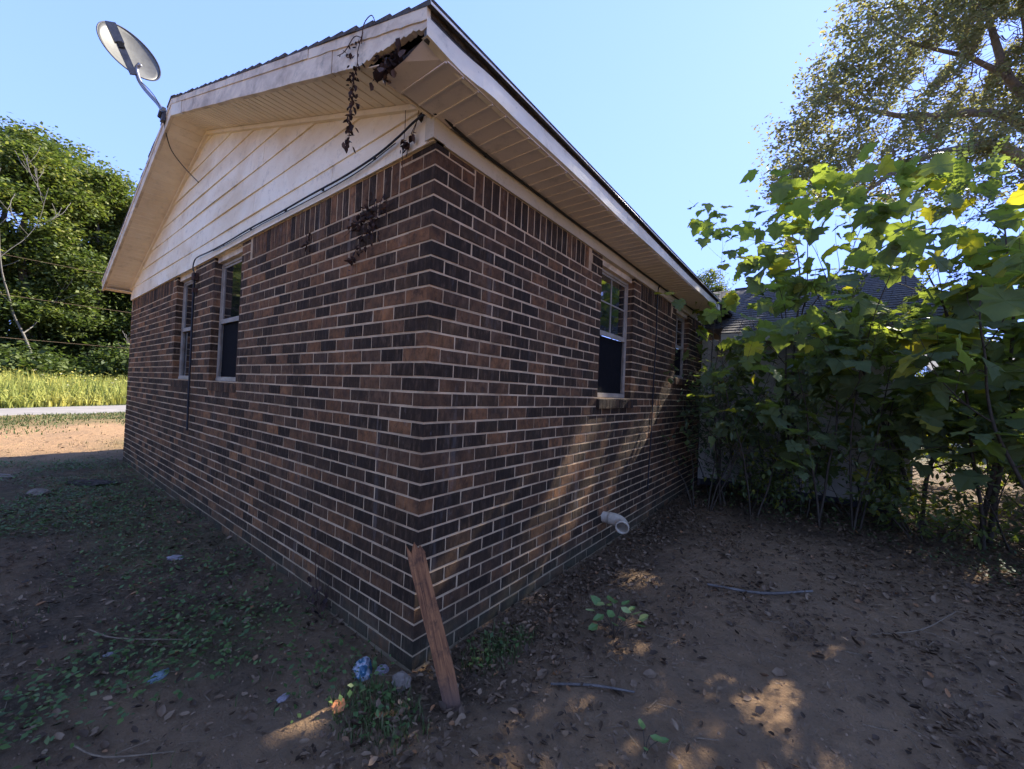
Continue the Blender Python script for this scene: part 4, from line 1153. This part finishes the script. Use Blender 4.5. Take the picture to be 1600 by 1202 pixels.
# fallen leaves big enough to tell apart
rgf = np.random.default_rng(77)
fl = [mesh('fallen_leaf', np.array(CURL_V)*np.array([1.2, 1, rgf.uniform(.5, 1.2)]), LEAF_F, M_litter, r) for r in (.15,.35,.5,.6,.7,.8,.9)]
orange = mesh('fallen_leaf', np.array(CURL_V)*np.array([1.5,1,.6]), LEAF_F, mat_plain('orange_leaf', (.55,.20,.07), (.36,.11,.04), 30, .6), .5)
for i, (x, y, s_, a, lb) in enumerate([(-.02,-.40,.07,.5,'orange fallen leaf left of the foot of the leaning board'), (.16,-.27,.05,2.2,'small orange fallen leaf close to the board'), (1.12,.07,.07,1.0,'orange fallen leaf near the tiny sprout at the bottom')]):
    o = link('fallen_leaf', orange, None, lit(x, y, .012)); o.scale = (s_,)*3; o.rotation_euler = (.2, .1, a); tag(o, lb, 'leaf')
for i in range(110):
    x = rgf.uniform(.35, 3.4); y = rgf.uniform(-.9, 3.6)
    if x < .35 + .0*y: continue
    o = link('fallen_leaf', fl[rgf.integers(0, 7)], None, lit(x, y, .006)); s_ = rgf.uniform(.04, .075); o.scale = (s_,)*3
    o.rotation_euler = (rgf.normal(0, .25), rgf.normal(0, .35), rgf.random()*6.28)
    tag(o, 'curled brown dead leaf lying on the dirt right of the house', 'leaf', 'larger dead leaves on the dirt right of the house')

def field(n, xr, yr, dens, rg=rng):
    x = rg.uniform(*xr, n); y = rg.uniform(*yr, n); k = rg.random(n) < dens(x, y); return x[k], y[k]
outside = lambda x, y: ~((x < .012) & (y > -.012) & (x > -7.9))
# near leaf litter
def dl(x, y):
    d = .18 + .75*np.clip(1.2 - np.abs(x - .25)/.55, 0, 1)*(y > .2) + .8*np.clip((y - 2.6)/1.2, 0, 1) + .9*np.clip(vnoise(x, y, .45, 14)*2.4 - 1.3, 0, 1) + .5*np.clip((x - 2.1)/.8, 0, 1)
    d = np.where(x < -.1, .45 + .4*vnoise(x, y, .4, 15), d)
    return d*outside(x, y)
x, y = field(52000, (-5, 5), (-2.2, 6.2), dl)
n = len(x)
o = scatter('leaf_litter', CURL_V, LEAF_F, np.stack([x, y, gh(x, y) + .004 + .012*rng.random(n)], 1), rot_mats(n, .38), .012 + .040*rng.random(n)**2, M_litter, rng.random(n)); tag(o, 'brown dead leaves strewn over the dirt', kind='stuff')
# leaves blown against the foot of the wall and into hollows
def dw(x, y): return np.clip(1.35 - (x - .02)/(.28 + .25*vnoise(y, 0, .7, 16)), 0, 1)*(x > .02) + .95*np.clip(vnoise(x, y, .33, 17)*3.4 - 2.15, 0, 1)*(x > .3)
x, y = field(13000, (.2, 5), (-.9, 6), lambda x, y: np.clip(vnoise(x, y, .5, 24)*2.6 - 1.0 + .5*np.clip((x - 1.9)/.8, 0, 1) + .3*np.clip((y - 2.2)/1, 0, 1), .02, 1)*outside(x, y))
n = len(x)
o = scatter('leaf_litter', CURL_V, LEAF_F, np.stack([x, y, gh(x, y) + .004 + .02*rng.random(n)], 1), rot_mats(n, .55), .012 + .045*rng.random(n)**1.8, M_litter, rng.random(n)**.85); tag(o, 'patches of dead leaves matted on the right-hand dirt', kind='stuff')
x, y = field(34000, (0, 3.6), (-.6, 5.2), lambda x, y: np.clip(dw(x, y), 0, 1)*outside(x, y))
n = len(x)
o = scatter('leaf_litter', CURL_V, LEAF_F, np.stack([x, y, gh(x, y) + .004 + .03*rng.random(n)], 1), rot_mats(n, .6), .012 + .034*rng.random(n)**1.6, M_litter, rng.random(n)**.8); tag(o, 'drift of dead leaves along the foot of the brick wall', kind='stuff')
x, y = field(9000, (-12, 9), (-3.5, 12), lambda x, y: .5*outside(x, y)*((x < -5) | (y > 5.5) | (x > 4.5)))
n = len(x)
o = scatter('leaf_litter', DIA_V, DIA_F, np.stack([x, y, gh(x, y) + .01], 1), rot_mats(n, .3), .04 + .04*rng.random(n), M_litter, rng.random(n)); tag(o, 'brown dead leaves farther out', kind='stuff')
# twigs and straw
x, y = field(2600, (-4.5, 4), (-1.9, 4.5), lambda x, y: .8*outside(x, y))
n = len(x); tw = [(-.5,0,0),(.5,0,0),(.5,.0,.03),(-.5,0,.03),(-.5,.03,0),(.5,.03,0)]
o = scatter('twigs', tw, [(0,1,2,3),(3,2,5,4)], np.stack([x, y, gh(x, y) + .008], 1), rot_mats(n, .12), .03 + .07*rng.random(n), M_grey, rng.random(n)); tag(o, 'small twigs and straw on the soil', kind='stuff')
# crumbs of soil and gravel
x, y = field(24000, (-3.5, 3.6), (-1.7, 4.2), lambda x, y: (.25 + .75*vnoise(x, y, .3, 22))*outside(x, y))
n = len(x); peb = [(1,0,0),(0,1,0),(-1,0,0),(0,-1,0),(0,0,.8),(0,0,-.8)]
o = scatter('gravel', peb, [(0,1,4),(1,2,4),(2,3,4),(3,0,4)], np.stack([x, y, gh(x, y) + .001], 1), rot_mats(n, .4), (.0025 + .006*rng.random(n)**3), mat_plain('soil_crumbs', (.17,.105,.06), (.33,.21,.12), 60, .95, 0, .2, 60, .05), rng.random(n)); tag(o, 'crumbs of soil and gravel', kind='stuff')
# green ground cover in the shade of the gable
def dg(x, y):
    a = np.clip(vnoise(x, y, .8, 31)*3.0 - .85, 0, 1)*np.clip(1.3 - np.abs(y + 1.0)/1.1, 0, 1)*(x < -.25)
    a = np.maximum(a, .55*np.clip(1 - np.abs(y + .25)/.35, 0, 1)*(x < 0)*(x > -2.2)*vnoise(x, y, .3, 32)*1.6)
    a = np.maximum(a, .9*np.clip(1.2 - np.hypot((x - .07)/.22, (y + .28)/.16), 0, 1))
    a = np.maximum(a, .9*np.clip(1.2 - np.hypot((x - .22)/.16, (y - .42)/.2), 0, 1))
    a = np.maximum(a, .35*np.clip((y - 4.3)/.8, 0, 1)*(x > .2))
    a = np.maximum(a, .5*np.clip(vnoise(x, y, .6, 33)*3 - 1.9, 0, 1)*(x > 2.2)*(y > 1.8))
    return a*outside(x, y)
x, y = field(170000, (-8.5, 5.5), (-2.4, 6), dg)
n = len(x)
o = scatter('ground_cover', DIA_V, DIA_F, np.stack([x, y, gh(x, y) + .008 + .045*rng.random(n)], 1), rot_mats(n, .5), .016 + .024*rng.random(n), M_cover, rng.random(n)**1.2); tag(o, 'low green ground cover in the shade', kind='stuff')
# grass blades
def dgr(x, y):
    a = .9*np.clip(1.2 - np.hypot((x - .12)/.24, (y + .27)/.16), 0, 1)
    a = np.maximum(a, .8*np.clip(1.2 - np.hypot((x - .22)/.14, (y - .45)/.25), 0, 1))
    a = np.maximum(a, .12*(x < -.2)*vnoise(x, y, .5, 41)*2)
    a = np.maximum(a, .5*np.clip(1.2 - np.hypot((x + 9.4)/1.3, (y - .8)/.9), 0, 1))
    return a*outside(x, y)
x, y = field(16000, (-11, 1), (-2.4, 2.5), dgr)
x2, y2 = field(9000, (-.3, .6), (-.5, .8), dgr); x = np.r_[x, x2]; y = np.r_[y, y2]
n = len(x)
sc = np.stack([.006 + 0*x, .04 + .04*rng.random(n), .02 + .045*rng.random(n)], 1); sc[:,1] *= 1; 
o = scatter('grass', BLADE_V, BLADE_F3, np.stack([x, y, gh(x, y)], 1), rotz(rng.random(n)*2*PI), sc, M_grass, rng.random(n)); tag(o, 'thin grass by the brick corner and along the wall', kind='stuff')
# verge grass beside the road and tufts on the orange dirt
n0 = 110000
y = rng.uniform(-14, 26, n0); x = roadx(y) + rng.uniform(-4.5, 8.0, n0)
k = ((x - roadx(y)) > 1.85 + .5*(vnoise(x, y, 1.0, 91) - .5)) & (rng.random(n0) < np.clip(1.25 - (x - roadx(y) - 2)/5.0, .02, 1)*np.clip(vnoise(x, y, 1.2, 92)*2, .15, 1)); k |= (x - roadx(y)) < -2.2
x, y = x[k], y[k]; n = len(x)
sc = np.stack([.02 + .015*rng.random(n), .06 + .1*rng.random(n), .03 + .07*rng.random(n)], 1)
o = scatter('verge_grass', BLADE_V, BLADE_F3, np.stack([x, y, gh(x, y) - .01], 1), rotz(rng.random(n)*2*PI), sc, M_grass, rng.random(n)); tag(o, 'dry green grass along the road', kind='stuff')
# meadow of tall weeds beyond the road
n0 = 44000
y = rng.uniform(-26, 34, n0); u = rng.random(n0)**1.5; x = roadx(y) - 2.9 - u*24
n = len(x); hgt = (.55 + .75*rng.random(n))*(.75 + .5*vnoise(x, y, 1.6, 51)) + .25*np.clip(u*2, 0, 1); hgt *= np.clip(.45 + u*9, 0, 1)
sc = np.stack([.05 + .05*rng.random(n), .35 + .5*rng.random(n), hgt], 1)
cl = np.clip(.25*rng.random(n) + .55*vnoise(x, y, 1.3, 52) + .25*vnoise(x, y, 4, 53) - .05, 0, 1)
o = scatter('meadow', BLADE_V, BLADE_F3, np.stack([x, y, gh(x, y)], 1), rotz(rng.random(n)*2*PI), sc, M_meadow, cl); tag(o, 'yellow-green weedy meadow beyond the road', kind='stuff')
k = rng.random(n) < .45; m_ = k.sum()
o = scatter('meadow_flowers', LEAF_V, LEAF_F, np.stack([x[k], y[k], gh(x[k], y[k]) + hgt[k]*(.8 + .3*rng.random(m_))], 1), rot_mats(m_, .8), .06 + .10*rng.random(m_), M_meadow, np.clip(.55 + .5*vnoise(x[k], y[k], 2.2, 54)*rng.random(m_) + .12*rng.random(m_), 0, 1)); tag(o, 'feathery pale seed heads and yellow flower tops in the meadow', kind='stuff')

# ------------------------------------------------------------------ trees
def crown_pts(rg, blobs, n, clump=.5, per=40, fl=.55):
    """leaf positions in clumps spread through ellipsoid volumes, with holes between clumps"""
    w = np.array([b[1][0]*b[1][1]*b[1][2] for b in blobs])**.75; w /= w.sum()
    nc = n//per; ci = rg.choice(len(blobs), nc, p=w)
    d = rg.normal(0, 1, (nc, 3)); d /= np.linalg.norm(d, axis=1, keepdims=True); r = rg.random(nc)**.42
    C_ = np.array([b[0] for b in blobs])[ci] + d*r[:, None]*np.array([b[1] for b in blobs])[ci]
    sz = clump*rg.uniform(.5, 1.3, nc)
    P = np.repeat(C_, per, 0) + rg.normal(0, 1, (nc*per, 3))*np.repeat(sz, per)[:, None]*np.array([1, 1, fl])
    return P, C_, np.repeat(rg.random(nc), per)
# big tree at the right, its limbs reaching over the yard
TX, TY = 7.9, 19.6
bt = empty('shade_tree', (TX, TY, 0), 'big spreading tree at the upper right, backlit against the sun', 'tree')
P = Plant(101); rg = P.rg
def limb(pts, r0, r1, sides=8):
    pts = [np.array(p, float) - [TX, TY, 0] for p in pts]; rr = np.linspace(r0, r1, len(pts)); P.lines.append((pts, list(rr), 3)); return pts
L = []
L.append(limb([(TX,TY,-.3), (7.8,19.6,3), (7.9,19.5,6), (7.7,19.4,8.5), (7.3,19.3,11), (6.9,19.0,13.5), (6.5,18.6,16), (6.3,18.4,18)], .42, .09))
L.append(limb([(7.8,19.5,7.0), (7.2,18.7,8.4), (6.3,17.4,9.15), (5.5,16.6,9.45), (4.8,16.1,9.32), (4.0,15.2,8.95), (3.2,14.3,8.3), (2.55,13.3,7.5), (2.0,12.8,7.1)], .20, .03))
L.append(limb([(7.7,19.4,8.6), (6.9,18.9,10.6), (5.8,18.1,11.2), (4.6,17.1,11.0), (3.4,16.2,10.95), (2.3,15.3,11.2), (1.5,14.6,11.5)], .17, .03))
L.append(limb([(7.2,19.2,11.3), (6.3,18.5,12.3), (5.9,18.1,13.4), (5.6,17.9,14.6), (5.0,17.4,16)], .15, .04))
L.append(limb([(6.4,18.5,12.2), (5.2,17.6,13.0), (3.8,16.6,13.4), (2.6,15.7,14.3)], .09, .02))
L.append(limb([(7.1,19.1,12), (7.6,18.2,13.6), (7.4,17.4,15)], .10, .03))
L.append(limb([(7.7,19.5,8.8), (9.2,19.4,10.6), (10.6,19.0,12), (12,18.8,13)], .16, .03))
L.append(limb([(7.8,19.6,6.4), (9.0,18.0,7.6), (10.0,16.5,8.0)], .12, .03))
blobs = [((.9,12.7,8.2),(.9,.9,.8)), ((.4,13.4,9.8),(.7,.8,.8)), ((1.6,13.0,7.9),(1.3,1.2,.8)), ((2.6,14.0,8.9),(1.5,1.4,1.0)), ((.95,13.9,9.1),(.8,.9,1.0)), ((1.8,14.6,10.6),(1.3,1.3,1.3)), ((2.3,15.0,12.4),(1.5,1.4,1.4)), ((3.3,15.8,14.2),(1.7,1.6,1.5)),
         ((4.0,15.9,10.3),(1.7,1.5,1.2)), ((4.6,16.6,12.4),(1.9,1.7,1.5)), ((5.2,17.3,14.8),(2.1,2.0,1.8)), ((4.6,15.6,8.5),(1.4,1.2,.7)), ((3.4,14.2,7.6),(1.1,1.0,.5)),
         ((6.6,18.2,13.2),(2.0,2.0,1.8)), ((6.6,18.0,10.4),(1.7,1.6,1.1)), ((7.2,18.4,16.2),(2.6,2.6,2.2)), ((6.0,16.9,8.2),(1.3,1.2,.6)), ((9.4,19.4,12.6),(2.8,2.6,2.4)), ((9.6,17.2,8.8),(2.2,2.0,1.2)),
         ((8.2,18.0,11),(1.8,1.8,1.6)), ((7.8,21.5,13.5),(2.8,2.4,2.6)), ((5.4,20.0,14),(2.3,2.0,2.0))]
PT, CC, cr = crown_pts(rg, blobs, 84000, .26, 40, .5)
lim = np.concatenate([np.array(q) + [TX, TY, 0] for q in L[1:]] + [np.array(L[0][4:]) + [TX, TY, 0]])
d0_ = np.array([np.linalg.norm(lim - c_, axis=1).min() for c_ in CC]); pool = lim.copy()
for i in np.argsort(d0_):      # every twig grows from the nearest wood that is already there
    c_ = CC[i]; d = np.linalg.norm(pool - c_, axis=1); q = pool[np.argmin(d)]; mid = (q + c_)/2 + rg.normal(0, .10, 3) + [0, 0, -.03]
    r_ = .007 + .020*math.exp(-d0_[i]/.9)
    P.lines.append(([q - [TX,TY,0], mid - [TX,TY,0], c_ - [TX,TY,0]], [r_, r_*.8, r_*.5], 0)); pool = np.vstack([pool, mid, c_])
P.wood('trunk', M_bark, bt, 0, 8)
k = clear(PT) & clear(PT, LEAF_GAPS); PT = PT[k]; cr = cr[k]; n = len(PT)
o = scatter('crown', DIA_V, DIA_F, PT - [TX, TY, 0], rot_mats(n, .8, rg), .085 + .075*rg.random(n), M_oak, np.clip(cr*.6 + .4*rg.random(n), 0, 1), bt)

# forest trees: three crowns shared between the trees beyond the meadow
def tree_meshes(seed, H, rad, n, lsz):
    rg = np.random.default_rng(seed); P = Plant(seed)
    tr = [np.array([0,0,-.5]), np.array([.1,.1,H*.3]), np.array([.3*rg.normal(),.3*rg.normal(),H*.6]), np.array([.5*rg.normal(),.5*rg.normal(),H*.92])]
    P.lines.append((tr, [.35,.28,.18,.05], 3)); bl = []
    for k in range(26):
        t = rg.random()**.8; z_ = H*(.08 + .84*t); prof = rad*(.75 + .5*math.sin(PI*min(1, t*1.05))**.7)*(1 if t < .7 else 1 - (t-.7)*1.9)
        a = rg.random()*2*PI; r_ = prof*.6*rg.random()**.5; c_ = np.array([math.cos(a)*r_, math.sin(a)*r_, z_]); s_ = rad*rg.uniform(.25, .5)
        bl.append((c_, (s_, s_, s_*.75)))
        q = tr[1] + (tr[3]-tr[1])*min(1, max(0, (z_/H - .35)/.6)); P.lines.append(([q, (q + c_)/2 + [0,0,.3], c_], [.09,.06,.02], 1))
    b = MB()
    for pts, rs_, lev in P.lines: b.tube(pts, rs_, 5, 3, cap=False)
    PT, CC, cr = crown_pts(rg, bl, n, .55, 40, .45)
    PT = PT[PT[:,2] > .3]; cr = cr[:len(PT)]; n = len(PT)
    V = np.array(DIA_V); M_ = rot_mats(n, .7, rg); sc = lsz*(.6 + .8*rg.random(n))
    VV = np.einsum('nij,nkj->nki', M_, V[None]*sc[:, None, None]) + PT[:, None, :]
    F_ = (np.arange(n)*4)[:, None] + np.array([0,1,2,3])[None]
    lit_tone = np.clip(.3*rg.random(n) + .7*cr + .2*(PT[:,2]/H) - .12, 0, 1)  # lighter by clump and towards the top: sunlit foliage put into leaf colour
    return b.mesh('trunk', M_bark, True), mesh('crown', VV.reshape(-1,3), F_, M_forest, np.repeat(lit_tone, 4))
TM = [tree_meshes(201, 22, 4.6, 50000, .29), tree_meshes(202, 20, 4.2, 46000, .27), tree_meshes(203, 24, 5.0, 54000, .31)]
rt_ = random.Random(8)
def tree(x, y, k, s, label, group, az=None, zs=1.0):
    t = empty('forest_tree', (x, y, gz(x, y)), label, 'tree', group)
    a = az if az is not None else rt_.uniform(0, 6.28)
    for nm, me in zip(('trunk', 'crown'), TM[k]):
        o = link(nm, me, t); o.rotation_euler = (0, 0, a); o.scale = (s, s, s*zs)
front = [(-47, -14.5, 0, .88), (-48.5, -9.5, 1, .98), (-48, -4.6, 2, .84), (-47, -.2, 1, 1.04), (-48.5, 3.4, 0, .95), (-47.5, 7.2, 2, .80), (-48.5, 12, 1, .85), (-47, 17, 0, .8), (-48, 22.5, 2, .75), (-46, -20, 2, .85)]
names = {-4.6: 'front-row forest tree at the far left edge of the view', -.2: 'front-row forest tree just right of the forked dead tree', 3.4: 'front-row forest tree third from the left edge of the view', 7.2: 'front-row forest tree half hidden by the far corner of the house'}
for x, y, k, s in front: tree(x, y, k, s, names.get(y, 'dense green forest tree beyond the meadow outside the left edge or behind the house'), 'front row of forest trees beyond the meadow')
back = [(-57, -12, 2, 1.1), (-58, -6, 0, 1.13), (-57, -1.5, 2, 1.04), (-58, 2.6, 1, 1.24), (-57, 6.8, 0, 1.0), (-58.5, 11, 2, .8), (-57, 16, 1, .95), (-58, 22, 0, .85), (-56, -18, 0, 1.05)]
names = {-1.5: 'taller back-row tree whose crown tops the forest at the left edge', 2.6: 'tallest back-row tree, its rounded crown second from the left edge', 6.8: 'lower back-row tree whose crown slopes down to the gable'}
for x, y, k, s in back: tree(x, y, k, s, names.get(y, 'tall back-row forest tree outside the left edge or behind the house'), 'back row of forest trees beyond the meadow')
# trees behind the house, seen over the eave and far off to the right
tree(-3.6, 23.5, 1, .46, 'round-topped tree showing over the far end of the eave', None)
tree(-8.6, 27, 0, .5, 'tree hidden mostly behind the roof, back left of the round-topped one', None)
for i, (x, y, k, s) in enumerate([(1.5, 34, 1, .42), (8.5, 36, 2, .40), (16, 33, 0, .45), (23, 31, 1, .42), (30, 30, 2, .45)]):
    tree(x, y, k, s, ['small distant tree right of the round-topped one over the eave', 'small distant tree behind the tops of the saplings', 'distant tree outside the right edge', 'distant tree outside the right edge', 'distant tree outside the right edge'][i], 'distant trees behind the saplings')
for i, (x, y, k, s) in enumerate([(-30, -34, 0, .9), (-20, -38, 1, .95), (-38, -28, 2, .8), (-10, -40, 2, .9)]):
    tree(x, y, k, s, 'tree across the open yard, mirrored in the gable windows', 'trees across the yard')
# forest edge brush
TB = []
for sd in (1, 2):
    rg = np.random.default_rng(300+sd); PT, CC, cr = crown_pts(rg, [((rg.normal(0,1.3), rg.normal(0,1.3), rg.uniform(.6, 2.2)), (1.2,1.2,.9)) for _ in range(8)], 4200, .5, 20, .6)
    PT = PT[PT[:,2] > 0]; n = len(PT); M_ = rot_mats(n, .7, rg); VV = np.einsum('nij,nkj->nki', M_, np.array(DIA_V)[None]*(.28*(.6+.8*rg.random(n)))[:, None, None]) + PT[:, None, :]
    TB.append(mesh('foliage', VV.reshape(-1,3), (np.arange(n)*4)[:, None] + np.array([0,1,2,3])[None], M_forest, np.repeat(rg.random(n)*.6, 4)))
for i in range(16):
    y = -21 + i*2.9; x = -43.5 + rt_.uniform(-1, 1)
    t = empty('forest_edge_bush', (x, y, gz(x, y)), {7: 'dark bush at the forest foot under the forked dead tree', 8: 'dark bush at the forest foot, second from the left edge', 9: 'dark bush at the forest foot nearest the far corner of the house'}.get(i, 'dark forest-edge bush outside the left edge or behind the house'), 'bush', 'bushes along the forest edge')
    o = link('foliage', TB[i % 2], t); o.rotation_euler = (0,0,rt_.uniform(0,6)); o.scale = (1.1,1.1,rt_.uniform(.7,1.3))
# bare dead trees in front of the forest
def dead(x, y, h, seed, label, lean=(0,0)):
    t = empty('dead_tree', (x, y, gz(x, y)), label, 'dead tree')
    P = Plant(seed); P.branch((0,0,-.2), (lean[0], lean[1], 1), h, .10, 3, 4, .22, .25, .75, .5, 8)
    P.lines = [(p, [max(q, .018) for q in r], l) for p, r, l in P.lines]
    P.wood('trunk', M_dead, t, 0, 6)
dead(-43.2, 0.4, 11.5, 61, 'bare grey dead tree with forked branches before the green forest', (0, .05))
dead(-43.4, 7.4, 4.0, 62, 'small bare grey dead tree close behind the far corner of the house', (0, -.1))


# power lines in front of the forest
for i, (z_, zb) in enumerate([(9.6, 8.6), (6.9, 6.0), (3.9, 3.3)]):
    pts = [(-40 - .3*t_*1.0, -40 + t_*8, z_ + (zb - z_)*t_/10 + .5*((t_-5)/5)**2) for t_ in range(11)]
    tag(MB().tube(pts, .012, 4, 3).obj('power_line', M_grey), ['highest', 'middle', 'lowest'][i] + ' of the three thin utility wires before the forest', 'utility wire')

# far shed roof and hills at the right
sh = empty('far_shed', (8.6, 20.5, 0), 'low outbuilding with a pale sunlit sloping roof at the right edge', 'shed')
MB().box((-2.6, -1.5, -.2), (4.5, 4, 2.3)).obj('wall', M_wing, sh)
MB().prism([(-2.0, 2.2), (4.3, 4.1), (4.3, 4.2), (-2.0, 2.3)], -3.6, 2.3, 'yz').obj('roof', mat_plain('grey_metal_roof', (.16,.15,.135), (.22,.21,.19), 3, .95, 0, .2, 20, .05), sh)
def hill(name, x0, x1, y, h, seed, label):
    xs = np.linspace(x0, x1, 90); v = []; f = []
    for i, x in enumerate(xs):
        e = math.sin(PI*i/89)**.5; z_ = h*e*(.55 + .45*float(vnoise(x, y, abs(x1-x0)/5, seed)) + .1*float(vnoise(x, y, 6, seed+1)))
        v += [(x, y, -2), (x, y + 15, z_*.55), (x, y + 40, z_), (x, y + 120, -2)]
    for i in range(89):
        for k in range(3): f.append((i*4+k, i*4+4+k, i*4+5+k, i*4+k+1))
    g = G(name); g.bsdf(g.mix(g.noise(.25, 6, .8), (.035,.06,.03), (.08,.10,.04)), .95, 0, .1, g.bump(g.noise(.4, 6, .8), 1, 1.5))
    tag(link(name, mesh(name, v, f, g.M, None, True)), label, kind='structure')
hill('wooded_hill', -60, 330, 190, 17, 71, 'low wooded hill on the horizon at the right')
hill('wooded_hill', -420, -60, 210, 22, 73, 'low wooded hill on the horizon behind the house')
